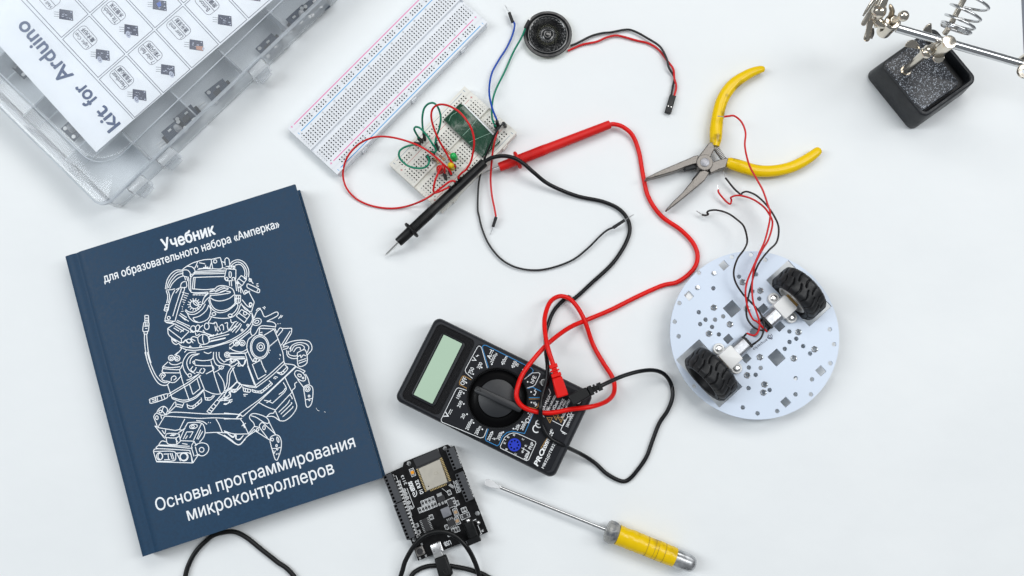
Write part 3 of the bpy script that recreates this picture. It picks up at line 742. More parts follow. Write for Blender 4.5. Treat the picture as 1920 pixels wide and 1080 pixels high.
# ================================================================== pliers
cp = CR(1180, 100, 3.3225)
M['yellow_grip'] = mat('yellow_dipped_grip', lin(240, 200, 0), .24, spec=.3, alt=lin(110, 84, 16), altlo=.575, althi=.74, vscale=75)
pl_ = Thing('pliers', 'long nose pliers with open jaws and yellow dipped handles', 'pliers', cp(470, 680), .008)
def ppoly(l, z): return [pl_.L2(cp(*p), z) for p in l]
def slab(name, l, z0, z1, m='dark_steel', b=.0006):
    mb = MB(); q = ppoly(l, z1); mb.prism(q, z0, z1); return mb.build(name, m, pl_.o, bevel=b)
j1 = slab('jaw', [(432, 632), (400, 640), (375, 652), (290, 688), (200, 726), (100, 776), (105, 784), (160, 770), (235, 748), (300, 728), (350, 706), (400, 690), (425, 686)], .003, .0115)
j2 = slab('jaw', [(440, 735), (420, 760), (400, 782), (330, 868), (270, 925), (231, 968), (238, 977), (300, 930), (380, 865), (470, 790), (500, 742), (470, 725)], .003, .0115)
mb = MB(); q = ppoly([(345, 712), (400, 692), (420, 705), (412, 712), (352, 722)], .0095); mb.prism(q, .003, .0095); q = ppoly([(436, 728), (398, 775), (404, 783), (442, 745)], .0095); mb.prism(q, .003, .0095); mb.build('cutting_edge', 'housing', pl_.o)
slab('shank', [(437, 632), (455, 612), (497, 556), (515, 552), (530, 576), (532, 596), (516, 622), (505, 655), (470, 690), (440, 670)], .0035, .0105)
slab('shank', [(505, 690), (520, 676), (560, 662), (608, 648), (618, 655), (600, 712), (560, 722), (508, 748), (498, 720)], .0035, .0105)
mb = MB(); c = ppoly([(470, 680)], .012)[0]; mb.layers([(circ(*c, .0066, n=36), .003), (circ(*c, .0066, n=36), .0118), (circ(*c, .0061, n=36), .0124)]); mb.build('joint', 'dark_steel', pl_.o)
mb = MB(); mb.layers([(circ(*c, .0036, n=28), .0124), (circ(*c, .0036, n=28), .0127), (circ(*c, .0032, n=28), .0129)]); mb.build('rivet', mat('rivet_steel', (.30, .30, .32), .45, .8), pl_.o)
def handle(pts, rr):
    w = pl_.W([(*cp(x, y), z) for x, y, z in pts]); k = pxm(1400, 250, .01) / 3.3225
    mb = MB().tube(w, [r * k for r in rr], 16, 8, flat=.78)
    return mb.build('handle', 'yellow_grip', pl_.o, smooth=60)
handle([(531, 578, .0075), (538, 530, .0075), (541, 470, .0075), (552, 390, .0072), (572, 310, .007), (603, 247, .0068), (650, 190, .0066), (705, 150, .0063), (765, 118, .006), (815, 101, .0058), (838, 99, .0058), (845, 99, .0058)], [30, 38, 40, 38, 38, 38, 37, 34, 30, 24, 17, 3])
handle([(607, 676, .0075), (630, 684, .0075), (690, 703, .0075), (770, 727, .0072), (850, 735, .007), (930, 728, .0068), (1010, 708, .0066), (1080, 675, .0063), (1140, 636, .006), (1180, 604, .0058), (1192, 594, .0058)], [28, 36, 40, 39, 37, 36, 35, 34, 31, 25, 4])
mb = MB(); w = []
for i in range(0, 90):
    f = i / 89; x = 540 + 46 * f; y = 592 + 66 * f; a = f * 2 * pi * 8
    p = pl_.L(*cp(x, y), .0078); n = Vector((.82, .57, 0)); w.append(p + n * math.cos(a) * .0022 + Vector((0, 0, math.sin(a) * .0022)))
mb.tube(w, .00035, 6, smooth=False); mb.build('spring', 'dark_steel', pl_.o, smooth=60)

# ================================================================== helping hand stand
cH = CR(1580, 0, 4.153); cI = CR(1600, 0, 8.307); cJ = CR(1780, 0, 6.75)
M['cast'] = mat('hammered_black_paint', (.006, .008, .013), .36, spec=.5, alt=(.40, .44, .50), altlo=.555, althi=.64, vscale=1150, bump=.5, bscale=420)
M['cast_side'] = mat('black_cast_paint', (.013, .015, .018), .42, spec=.45, rvar=.12, vscale=120, bump=.25, bscale=500)
M['cast_dark'] = mat('darker_tray_black', (.008, .009, .011), .5)  # tray floor in a darker black than the cast sides
base_px = cH(195 + (.81 * 265 + .585 * 265), 590 + (.81 * 265 - .585 * 265))
a_h = wang(cH(505, 1020), cH(934, 710), 0)
hh = Thing('helping_hand_stand', 'metal helping hand soldering stand with a black cast base, clips and coiled iron holder', 'soldering stand', base_px, 0, a_h)
S_ = .0590; T_ = .0545
Rr = lambda s, r, z: (rrect(0, 0, s, s, r, 0, 6), z)
mb = MB(); mb.layers([Rr(S_ - .002, .006, 0), Rr(S_, .006, .0015), Rr(S_ - .0006, .006, .006), Rr(T_ + .0008, .006, .0235), Rr(T_, .006, .0246), Rr(T_ - .0014, .0055, .0251), Rr(T_ - .005, .004, .0251), Rr(T_ - .0062, .004, .0244), Rr(T_ - .0072, .004, .0150)])
mb.build('cast_base', 'cast_side', hh.o)
mb = MB(); mb.box(0, 0, T_ - .0074, T_ - .0074, .0151, .0153); mb.build('tray_floor', 'cast_dark', hh.o)
mb = MB(); x0, x1, y0, y1 = -T_ / 2 + .0012, .0135, -T_ / 2 + .0052, T_ / 2 - .0016
mb.rbox((x0 + x1) / 2, (y0 + y1) / 2, x1 - x0, y1 - y0, .0154, .0257, .0035, .0012); mb.build('speckled_plate', 'cast', hh.o)
pb = hh.L(*cH(492, 548), .0257)
mb = MB(); mb.lathe([(0, .0042), (.0006, .0042), (.0006, .0034), (.041, .0034)], (pb.x, pb.y, .0257), (0, 0, 1), 24); mb.build('post', 'nickel', hh.o)
JZ = .064
pj = Vector((pb.x, pb.y, JZ))
kn = hh.L(*cH(838, 318), .087); kz = .066
# joint: ribbed collar, screw and wing nuts
jx = hh.L(*cH(745, 372), .068)
mb = MB(); ja = hh.L(*cH(628, 428), .062); jb = hh.L(*cH(700, 372), .066); dj = (jb - ja); mb.lathe([(-.001, .003), (0, .0042), (.0016, .0046), (.0026, .0046), (.0034, .0040), (.0044, .0046), (.0058, .0046), (.0066, .0038), (dj.length, .0030), (dj.length + .004, .0030)], ja, dj, 24); mb.build('joint_collar', 'nickel', hh.o)
mb = MB(); mb.lathe([(0, .0046), (.0008, .0052), (.0188, .0052), (.0200, .0048), (.0202, .0040), (.0202, 0)], (kn.x, kn.y, kz), (0, 0, 1), 28); mb.build('clamp_barrel', 'nickel', hh.o)
def wing(l, z, th=.0016):
    q = [hh.L(*cH(*p), zz) for p, zz in zip(l, z if isinstance(z, (list, tuple)) else [z] * len(l))]
    n = (q[1] - q[0]).cross(q[-1] - q[0]).normalized() * th / 2; m = len(q)
    mb = MB(); mb.add([p + n for p in q] + [p - n for p in q], [tuple(range(m)), tuple(range(2 * m - 1, m - 1, -1))] + [(i, (i + 1) % m, m + (i + 1) % m, m + i) for i in range(m)])
    mb.build('wing', 'nickel', hh.o, bevel=.0004)
wing([(605, 385), (592, 345), (570, 318), (540, 308), (510, 318), (490, 340), (482, 362), (520, 372)], [.062, .064, .066, .067, .067, .066, .064, .062])
wing([(696, 262), (692, 182), (672, 186), (645, 205), (630, 228), (622, 240), (660, 256)], [.058, .066, .066, .065, .063, .061, .058])
wing([(705, 440), (742, 415), (772, 412), (788, 428), (790, 452), (775, 478), (745, 492), (715, 482), (698, 462)], [.067, .068, .069, .069, .069, .068, .067, .066, .066], .002)
# cross bar
A = hh.L(*cH(420, 218), .074); B = hh.L(*cH(1400, 500), .074)
mb = MB().tube([A.lerp(B, i / 40) for i in range(41)], .0031, 32, smooth=False); mb.build('cross_bar', 'chrome', hh.o)
# left clamp with ball and clip
b0 = hh.L(*cI(482, 480), .066)
mb = MB(); mb.lathe([(0, .0048), (.0006, .0054), (.0160, .0054), (.0164, .0060), (.0172, .0060), (.0178, .0054), (.0180, .0040), (.0172, .0036), (.0172, .0030), (.0205, .0026), (.0206, 0)], (b0.x, b0.y, .064), (0, 0, 1), 28); mb.build('clamp_barrel', 'nickel', hh.o)
bl = hh.L(*cI(780, 248), .094); st = Vector((b0.x, b0.y, .084))
mb = MB().tube([st, st.lerp(bl, .55), bl], [.0024, .0018, .0014], 14, smooth=False); mb.ball(bl, .0040, 24, 16); mb.build('ball_joint', 'nickel', hh.o, smooth=60)
k8 = pxm(1660, 30, .08) / 8.307
mb = MB(); w = hh.W([(*cI(x, y), z) for x, y, z in ((575, 300, .079), (590, 230, .083), (605, 170, .086), (585, 110, .088), (570, 70, .089))]); mb.tube(w, [48 * k8, 46 * k8, 42 * k8, 36 * k8, 18 * k8], 12, flat=.5); mb.build('thumb_screw', mat('aged_nickel', (.42, .35, .26), .3, 1., var=.25, vscale=500, bump=.5, bscale=900), hh.o, smooth=60)
def plate(name, pts, r, flat=1.0, m='nickel'):
    w = hh.W([(*cI(x, y), z) for x, y, z in pts]); mb = MB(); mb.tube(w, [q * k8 for q in r], 16, 6, flat=flat); mb.build(name, m, clip, smooth=60)
mb = MB(); w = hh.W([(*cI(x, y), z) for x, y, z in ((360, 300, .078), (400, 350, .077), (455, 385, .077), (500, 360, .077))]); mb.tube(w, [60 * k8, 78 * k8, 62 * k8, 56 * k8], 16); clip = mb.build('alligator_clip', 'nickel', hh.o, smooth=60)
plate('clip_cup', ((385, 95, .092), (392, 140, .090), (398, 175, .088), (385, 220, .085), (345, 275, .081), (335, 320, .078)), (62, 110, 116, 96, 62, 40), .8)
plate('clip_jaw', ((150, 385, .079), (165, 355, .080), (240, 230, .084), (320, 110, .088), (400, -10, .092), (450, -80, .094)), (34, 40, 40, 42, 46, 40), .35)
plate('clip_jaw', ((150, 250, .094), (200, 170, .095), (270, 60, .097), (330, -20, .099)), (12, 22, 24, 24), .5)
plate('clip_nose', ((300, 270, .079), (265, 340, .076), (240, 460, .073), (210, 590, .070), (205, 610, .070)), (52, 60, 46, 52, 44), .6)
plate('clip_nose', ((300, 440, .068), (300, 520, .066), (270, 600, .065)), (22, 28, 26), .7, 'dark_steel')
plate('clip_lever', ((330, 300, .08), (350, 350, .078), (345, 420, .074), (385, 370, .077), (450, 360, .077)), (26, 30, 22, 26, 30), .6)
plate('clip_lever', ((440, 90, .096), (470, 20, .098), (500, -60, .100)), (72, 66, 60), .8)
# right clamp just inside the frame
r0 = hh.L(*cJ(930, 800), .070); mb = MB(); mb.lathe([(0, .0054), (.012, .0054), (.0126, .0046), (.0126, 0)], (r0.x + .004, r0.y, .067), (0, 0, 1), 24); mb.build('clamp_barrel', 'nickel', hh.o)
mb = MB(); ec = hh.L(*cJ(935, 905), .076); mb.lathe([(-.001, .0020), (-.001, .0048), (0, .0052), (.001, .0048), (.001, .0020), (-.001, .0020)], ec, (.1, -.2, 1), 24, cap=False); mb.build('screw_eye', 'nickel', hh.o)
# iron holder: stem and conical coil
mb = MB(); w = hh.W([(*cH(x, y), z) for x, y, z in ((795, 262, .070), (835, 205, .076), (862, 150, .080), (935, 10, .088), (985, -85, .094))]); mb.tube(w, .0021, 14, 4); mb.build('holder_stem', 'nickel', hh.o, smooth=60)
mb = MB(); w = []; N = 26 * 7
c0 = hh.L(*cH(876, 232), .074); c1_ = hh.L(*cH(1010, 12), .090); ax_ = (c1_ - c0).normalized(); e1_ = ax_.cross(Vector((0, 0, 1))).normalized(); e2_ = e1_.cross(ax_).normalized()
tot = (c1_ - c0).length
for i in range(N):
    f = i / 26.; pos = (.024 * f if f < 2 else .048 + .118 * (f - 2) + .045 * (f - 2) ** 2); pos = pos * tot * 1.25
    a = 2 * pi * f + 1.2; rad = .0100 + .0005 * f
    v = e1_ * math.cos(a) + (e2_ * .97 + ax_ * .35).normalized() * math.sin(a)
    w.append(c0 + ax_ * pos + v * rad)
mb.tube(w, .0010, 10, smooth=False); mb.build('iron_holder_coil', 'chrome', hh.o, smooth=60)

# ================================================================== screwdriver
cs = CR(880, 860, 4.174)
a_d = wang(cs(120, 192), cs(1770, 850), .006)
sd = Thing('screwdriver', 'flat screwdriver with a thin steel shaft and handle wrapped in yellow tape', 'screwdriver', cs(1075, 560), .008, a_d)
ks = pxm(1150, 990, .008) / 4.174
def sx_at(x, y, z=.008): return sd.L(*cs(x, y), z).x
AX = Vector((1, 0, 0))
x_tip, x_col, x_tape, x_cap, x_end = sx_at(120, 192, .003), sx_at(1072, 560), sx_at(1160, 595), sx_at(1605, 775), sx_at(1768, 842)
zc = .0085
xa, xb = x_tip + .012, x_col + .004
mb = MB().lathe([(xa + (xb - xa) * i / 40, .0012 + .0002 * i / 40) for i in range(41)], (0, 0, zc - .0022), AX, 32); mb.build('shaft', 'chrome', sd.o)
mb = MB(); z0 = zc - .0022
q = [(x_tip, .0021, .00035), (x_tip + .0012, .0026, .0004), (x_tip + .005, .0026, .0005), (x_tip + .0095, .0016, .0009), (x_tip + .0128, .0011, .00105)]
vs = []; fs = []
for x, w_, h_ in q: vs += [(x, -w_, z0 - h_), (x, w_, z0 - h_), (x, w_, z0 + h_), (x, -w_, z0 + h_)]
for i in range(len(q) - 1):
    for k in range(4): k2 = (k + 1) % 4; fs.append((i * 4 + k, i * 4 + k2, i * 4 + 4 + k2, i * 4 + 4 + k))
fs += [(3, 2, 1, 0), (16, 17, 18, 19)]; mb.add(vs, fs); mb.build('blade_tip', mat('ground_steel', (.80, .80, .80), .36, .8), sd.o, bevel=.0002)
M['alu'] = mat('scuffed_aluminium', (.50, .51, .52), .38, .85, var=.35, vscale=170, rvar=.12)
M['collar'] = mat('cracked_clear_plastic', (.42, .42, .40), .25, trans=.25, alt=(.12, .13, .15), altlo=.45, althi=.62, vscale=140)
L_ = x_tape - x_col
mb = MB().lathe([(-.0006, .0030), (0, .0070), (.0012, .0083), (L_ * .5, .0087), (L_ * .8, .0081), (L_, .0068)], (x_col, 0, zc), AX, 20); mb.build('collar', 'collar', sd.o)
M['yellow_tape'] = mat('yellow_tape', lin(240, 200, 0), .24, spec=.35, alt=lin(190, 152, 6), altlo=.58, althi=.75, vscale=90, bump=.5, bscale=170)
Lt = x_cap - x_tape; prof = [(0, .0060), (0, .0076)]
for i in range(1, 40):
    f = i / 40; r = .0076 - .0003 * f + .0003 * mnoise.noise(Vector((f * 9, .3, 0)))
    for e_ in (.50, .63, .68, .80):
        if abs(f - e_) < .0125: r -= .00022
    prof.append((Lt * f, r))
prof += [(Lt, .0072), (Lt, .0050)]
mb = MB().lathe(prof, (x_tape, 0, zc), AX, 40)
for v in mb.v:                                             # hand wound: lumpy and a little slack
    f = 1 + .035 * mnoise.noise(Vector((v.x * 160, v.y * 150, v.z * 150))) + .02 * mnoise.noise(Vector((v.x * 500, v.y * 90, 4)))
    v.y *= f; v.z = zc + (v.z - zc) * f
tp = mb.build('tape_grip', 'yellow_tape', sd.o, smooth=50)
mb = MB()
M['tape_edge'] = mat('tape_edge', lin(120, 100, 30), .5)
for f, s_ in ((.50, .02), (.63, -.015), (.68, .02), (.80, .015)):
    w = [Vector((x_tape + Lt * f + s_ * Lt * .3 * math.sin(a * .5), (.0076 - .0003 * f + .00008) * math.cos(a), zc + (.0076 - .0003 * f + .00008) * math.sin(a))) for a in [i * 2 * pi / 24 for i in range(25)]]
    mb.tube(w, .00013, 5, smooth=False)
mb.build('tape_edge', 'tape_edge', tp)
Le = x_end - x_cap; mb = MB(); vs = []; fs = []; NN = 48
pr = [(0, .0068), (.15, .0071), (.4, .0070), (.65, .0066), (.82, .0059), (.93, .0046), (.99, .0026), (1.0, .0004)]
for f, r in pr:
    for k in range(NN):
        th = 2 * pi * k / NN; rr = r * (1 - .09 * (1 - f * .5) * max(0, math.cos(6 * th)) ** 2)
        vs.append((x_cap + Le * f, rr * math.cos(th), zc + rr * math.sin(th)))
for i in range(len(pr) - 1):
    for k in range(NN): k2 = (k + 1) % NN; fs.append((i * NN + k, i * NN + k2, (i + 1) * NN + k2, (i + 1) * NN + k))
fs.append(tuple(range(NN))); fs.append(tuple((len(pr) - 1) * NN + k for k in range(NN)))
mb.add(vs, fs); mb.build('end_cap', 'alu', sd.o, smooth=45)

# ================================================================== textbook
BZ = .018
tl, tr, br_, bl_ = (118.3, 481.7), (552.8, 345), (717.6, 896), (264.3, 1044.6)
a_k = (wang(tl, tr, BZ) + wang(bl_, br_, BZ)) / 2
bk = Thing('textbook', 'large dark blue hardcover textbook with white lettering and a line drawing of a robot', 'book', ((118.3 + 552.8 + 717.6 + 264.3) / 4, (481.7 + 345 + 896 + 1044.6) / 4), BZ, a_k)
kx, ky, kw, kh = bk.rect((tl, tr, br_, bl_), BZ)
M['cover'] = mat('navy_cover', lin(29, 62, 90, .88), .52, spec=.25, var=.13, vscale=520, bump=.15, bscale=2600, rvar=.06)
M['page'] = mat('page_edges', (.74, .72, .66), .7)
M['foil'] = mat('white_foil_print', (.83, .86, .88), .45)
def extr_y(mb, prof, y0, y1):
    n = len(prof); vs = [(x, y0, z) for x, z in prof] + [(x, y1, z) for x, z in prof]
    mb.add(vs, [tuple(range(n - 1, -1, -1)), tuple(range(n, 2 * n))] + [(i, (i + 1) % n, n + (i + 1) % n, n + i) for i in range(n)])
x0, x1, y0, y1 = kx - kw / 2, kx + kw / 2, ky - kh / 2, ky + kh / 2
tp_ = [(x0 + .0008, BZ - .0016), (x0 + .002, BZ - .0007), (x0 + .0062, BZ - .0004), (x0 + .0085, BZ - .0009), (x0 + .0098, BZ - .0014), (x0 + .0112, BZ - .0010), (x0 + .0130, BZ - .0001), (x0 + .016, BZ), (x1 - .0006, BZ), (x1, BZ - .0005)]
mb = MB(); extr_y(mb, tp_ + [(x1, BZ - .0026), (x1 - .0004, BZ - .003), (x0 + .002, BZ - .003), (x0 + .0008, BZ - .004)], y0, y1); fc = mb.build('front_cover', 'cover', bk.o, smooth=50)
mb = MB(); extr_y(mb, [(x0 + .0002, .0012), (x0 + .0014, 0), (x1, 0), (x1, .0028), (x0 + .0014, .0028)], y0 + .0006, y1 - .0006); mb.build('back_cover', 'cover', bk.o)
mb = MB(); extr_y(mb, [(x0 + .0009, .0012), (x0 + .0002, .004), (x0, .009), (x0 + .0002, .014), (x0 + .0008, BZ - .0017), (x0 + .0028, BZ - .0020), (x0 + .0028, .0012)], y0 + .0002, y1 - .0002); mb.build('spine', 'cover', bk.o, smooth=60)
mb = MB(); mb.box((x0 + .0029 + x1 - .004) / 2, (y0 + y1) / 2, x1 - .004 - x0 - .0029, kh - .007, .0029, BZ - .0031); mb.build('page_block', 'page', bk.o)
TZ = BZ + .00006
for body, px, ln, ht, b in (('Учебник', (352.6, 444.2), 101, 22.5, .024), ('для образовательного набора «Амперка»', (359.5, 472.2), 340, 20.5, .012),
                            ('Основы программирования', (479.5, 889.5), 386, 30.5, .006), ('микроконтроллеров', (489.8, 926.0), 284, 25.5, .006)):
    mb = MB(); bk.txt(mb, body, px, ln, ht, TZ, math.degrees(wang(tl, tr, BZ)) if px[1] < 600 else math.degrees(wang(bl_, br_, BZ)), b)
    mb.build('cover_lettering', 'foil', fc, smooth=0)
A_ = CR(240, 460, 4.908); B_ = CR(430, 560, 5.4); C_ = CR(260, 660, 4.91); D_ = CR(420, 680, 5.4)
dr = MB()
def st(c, w, *ls):
    for l in ls: bk.rib(dr, [c(*p) for p in l], w, TZ, False, 4)
def el(c, w, *es):
    for e in es:
        x, y, rx = e[:3]; ry = e[3] if len(e) > 3 else rx; a = e[4] if len(e) > 4 else 0
        bk.rib(dr, [c(*p) for p in circ(x, y, rx, ry, 20, math.radians(a))], w, TZ, True)
LW = 1.55
st(A_, LW, [(500, 225), (530, 200), (590, 165), (640, 148), (700, 133), (765, 128)], [(640, 150), (628, 185), (612, 212)], [(765, 130), (840, 113), (853, 122)], [(853, 122), (866, 210), (780, 216)], [(780, 216), (765, 130)],
   [(640, 222), (700, 214), (778, 218)], [(770, 150), (752, 212)], [(865, 150), (895, 160)], [(870, 206), (900, 212)], [(895, 182), (892, 132), (910, 115), (930, 132), (936, 180)], [(900, 195), (990, 190)], [(905, 215), (890, 290), (896, 316), (915, 326), (978, 321), (991, 300), (993, 222)], [(905, 215), (993, 222)],
   [(938, 240), (950, 252), (950, 285), (940, 297), (931, 285), (931, 250), (938, 240)], [(935, 182), (960, 150), (1010, 133), (1060, 150), (1095, 190), (1112, 240), (1109, 292)], [(945, 192), (975, 165), (1010, 153), (1050, 168), (1080, 205), (1094, 250), (1092, 290)], [(985, 182), (1030, 176), (1062, 205), (1076, 250), (1072, 284)],
   [(580, 300), (586, 266), (760, 262), (890, 258)], [(612, 240), (760, 234), (895, 228)], [(602, 252), (760, 247), (890, 243)], [(603, 296), (592, 400)], [(603, 296), (760, 290), (885, 287)], [(618, 300), (610, 398)], [(592, 400), (700, 408), (800, 400)], [(576, 300), (579, 415), (602, 435), (740, 430), (805, 415)], [(600, 448), (720, 442)],
   [(932, 328), (936, 372)], [(950, 326), (955, 376)], [(500, 230), (450, 228), (400, 258), (360, 320), (344, 402)], [(495, 243), (450, 248), (408, 285), (373, 340), (357, 400)], [(502, 258), (450, 275), (400, 330), (371, 392)], [(510, 280), (460, 302), (410, 350), (384, 398)], [(350, 412), (400, 408), (432, 400)],
   [(498, 238), (520, 226), (550, 230), (572, 255), (580, 302)], [(505, 240), (508, 280), (548, 292)], [(545, 192), (592, 200), (617, 235), (600, 272), (582, 288)], [(520, 285), (530, 320)], [(540, 285), (550, 330)], [(556, 290), (562, 330)],
   [(505, 392), (520, 402), (470, 560), (432, 700)], [(432, 700), (352, 692), (340, 680)], [(340, 680), (368, 580), (402, 470), (432, 410)], [(505, 392), (490, 386), (440, 408)], [(492, 395), (440, 560), (412, 652)], [(480, 390), (495, 345), (530, 330)], [(535, 330), (540, 380), (505, 392)], [(560, 330), (562, 400), (585, 435)], [(440, 440), (470, 400)],
   [(352, 418), (366, 470), (356, 532)], [(370, 418), (383, 470), (371, 532)], [(346, 545), (378, 545)], [(378, 545), (366, 602), (332, 600)], [(332, 600), (346, 545)], [(340, 570), (372, 572)], [(338, 586), (369, 588)], [(335, 692), (360, 712), (430, 722)], [(350, 705), (395, 712), (420, 700)],
   [(545, 622), (570, 672), (620, 706), (680, 706), (740, 672), (764, 602)], [(598, 667), (660, 650), (720, 600), (742, 550)], [(598, 667), (615, 695), (640, 703)], [(742, 550), (760, 580), (764, 602)], [(525, 600), (560, 632), (620, 632), (680, 590), (712, 540)], [(530, 590), (560, 612), (610, 612), (660, 575), (690, 530)],
   [(750, 482), (766, 540), (800, 585), (860, 601), (930, 581), (985, 530), (985, 470), (968, 410), (930, 384), (870, 370), (825, 378), (800, 400)], [(800, 400), (740, 432), (702, 478), (682, 532)], [(755, 482), (800, 506), (860, 511), (930, 490), (976, 455)], [(742, 500), (770, 580), (830, 618), (900, 610), (960, 570), (1002, 530)],
   [(752, 460), (830, 456), (928, 440), (940, 426), (905, 424)], [(800, 430), (870, 400), (918, 394), (912, 408), (850, 430)], [(750, 445), (830, 440), (902, 416)], [(810, 415), (860, 385), (895, 385)], [(742, 440), (702, 478)], [(765, 465), (722, 500), (692, 542)],
   [(757, 652), (800, 665), (880, 672), (960, 660), (1010, 610), (1036, 540)], [(768, 660), (752, 690), (742, 712), (800, 722)], [(1000, 530), (1012, 560), (985, 610), (950, 640)], [(945, 680), (955, 712), (1000, 700)],
   [(780, 722), (808, 708), (822, 740), (816, 770), (832, 792)], [(848, 742), (868, 728), (880, 755), (878, 782)], [(890, 718), (915, 712), (914, 745), (924, 782)], [(800, 740), (808, 790)], [(835, 745), (850, 785)], [(930, 780), (960, 735), (985, 700)], [(945, 790), (985, 740), (1015, 705)], [(960, 800), (1010, 745), (1035, 715)], [(990, 805), (1030, 755), (1045, 725)],
   [(995, 650), (1046, 590)], [(1046, 590), (1122, 640)], [(1122, 640), (1072, 712)], [(1072, 712), (995, 650)], [(1020, 622), (1095, 676)], [(1040, 532), (1080, 590), (1136, 612)], [(1108, 420), (1162, 522)], [(1162, 522), (1136, 612)], [(1045, 548), (1100, 592), (1130, 632)], [(1050, 500), (1100, 560), (1135, 570)],
   [(1100, 352), (1195, 396), (1212, 415), (1196, 436), (1110, 396), (1094, 372), (1100, 352)], [(1200, 400), (1186, 426)], [(1112, 300), (1152, 352)], [(1040, 390), (1070, 452)], [(1070, 452), (1122, 420)], [(1000, 330), (1042, 278)], [(1042, 278), (1092, 312)], [(1092, 312), (1050, 372)], [(1050, 372), (1000, 330)], [(1020, 306), (1070, 342)], [(985, 300), (1000, 420)], [(1005, 340), (1020, 430)], [(1030, 370), (1040, 440)], [(1010, 390), (1045, 380)], [(1000, 355), (1030, 350)], [(985, 460), (985, 520), (1010, 532), (1034, 520), (1036, 460)], [(985, 460), (1036, 460)], [(1000, 465), (1002, 525)], [(1018, 465), (1020, 528)], [(988, 490), (1034, 490)], [(1180, 358), (1200, 352)], [(1182, 372), (1204, 378)],
   [(365, 765), (430, 722)], [(430, 722), (562, 792)], [(562, 792), (492, 862)], [(492, 862), (365, 765)], [(365, 765), (381, 832), (490, 900)], [(492, 862), (490, 900)], [(490, 900), (542, 870)], [(440, 702), (520, 740), (600, 792)], [(432, 742), (512, 792)], [(420, 760), (470, 790)], [(480, 800), (520, 770)], [(470, 640), (560, 700)], [(480, 625), (540, 665)], [(490, 655), (530, 690)], [(450, 690), (570, 745)],
   [(400, 850), (410, 890), (440, 912), (470, 900)], [(415, 872), (450, 892)], [(405, 862), (440, 880)], [(470, 905), (500, 930), (600, 945), (700, 935), (800, 920), (900, 890), (1000, 840), (1080, 780), (1140, 700), (1142, 632)], [(480, 936), (540, 960), (620, 966), (720, 950), (850, 915), (960, 880), (1060, 822), (1130, 760), (1156, 680), (1138, 620)],
   [(480, 935), (490, 955), (440, 1010)], [(540, 962), (520, 985)], [(640, 850), (668, 826), (705, 820), (740, 842), (745, 890), (700, 912), (655, 902), (640, 850)], [(690, 825), (686, 866), (700, 910)], [(745, 842), (820, 822), (900, 800), (1000, 742)], [(740, 866), (830, 842), (932, 818)], [(745, 890), (830, 870), (895, 856)], [(745, 890), (750, 850)], [(760, 880), (900, 850)], [(735, 855), (760, 830)], [(770, 842), (790, 820)], [(810, 830), (826, 806)], [(850, 816), (866, 796)],
   [(570, 800), (640, 790), (690, 800), (780, 830)], [(690, 780), (720, 812), (790, 836)], [(640, 800), (660, 760), (690, 735)], [(575, 860), (600, 840), (640, 850)], [(510, 900), (530, 870), (560, 900), (590, 880)], [(600, 900), (580, 860), (620, 880)], [(660, 815), (630, 830), (620, 800)],
   [(155, 645), (188, 645)], [(188, 645), (190, 706)], [(155, 706), (155, 645)], [(145, 711), (191, 711), (188, 790)], [(188, 790), (138, 790), (145, 711)], [(156, 670), (188, 670)], [(160, 690), (186, 690)], [(150, 745), (188, 742)], [(160, 715), (158, 742)], [(176, 715), (174, 742)], [(158, 765), (178, 765)], [(148, 795), (150, 815), (176, 815), (180, 795)], [(152, 815), (152, 880), (165, 1000), (182, 1082)], [(172, 815), (176, 880), (190, 1000), (212, 1082)],
   [(640, 185), (640, 205)], [(715, 180), (712, 215)], [(690, 205), (740, 200)], [(655, 160), (710, 170)], [(650, 215), (760, 208)])
for k in range(14):                                        # ticks round the left eye
    a = 2 * pi * k / 14; st(A_, 1.3, [(612 + 42 * math.cos(a), 545 + 40 * math.sin(a)), (612 + 66 * math.cos(a), 545 + 60 * math.sin(a))])
for k in range(9):
    st(A_, 1.2, [(495 + 8 * (k % 3), 430 + 22 * k), (560 - 9 * k, 448 + 20 * k)]); st(A_, 1.3, [(600 + 14 * k, 452), (602 + 14 * k, 462)])
el(A_, LW, (802, 148, 15), (908, 308, 13), (970, 308, 13), (375, 668, 14), (790, 632, 18, 13), (940, 645, 18, 13), (1078, 625, 16), (1130, 545, 13), (1125, 320, 12), (1085, 425, 12), (1080, 300, 10), (612, 545, 40, 38), (600, 770, 24, 30), (640, 760, 18, 28, 20), (725, 745, 22, 30), (560, 880, 22, 18), (572, 936, 8), (668, 930, 8), (1050, 780, 9), (1102, 735, 9), (940, 200, 12), (975, 205, 9), (1010, 345, 10), (620, 535, 26, 10, 40))
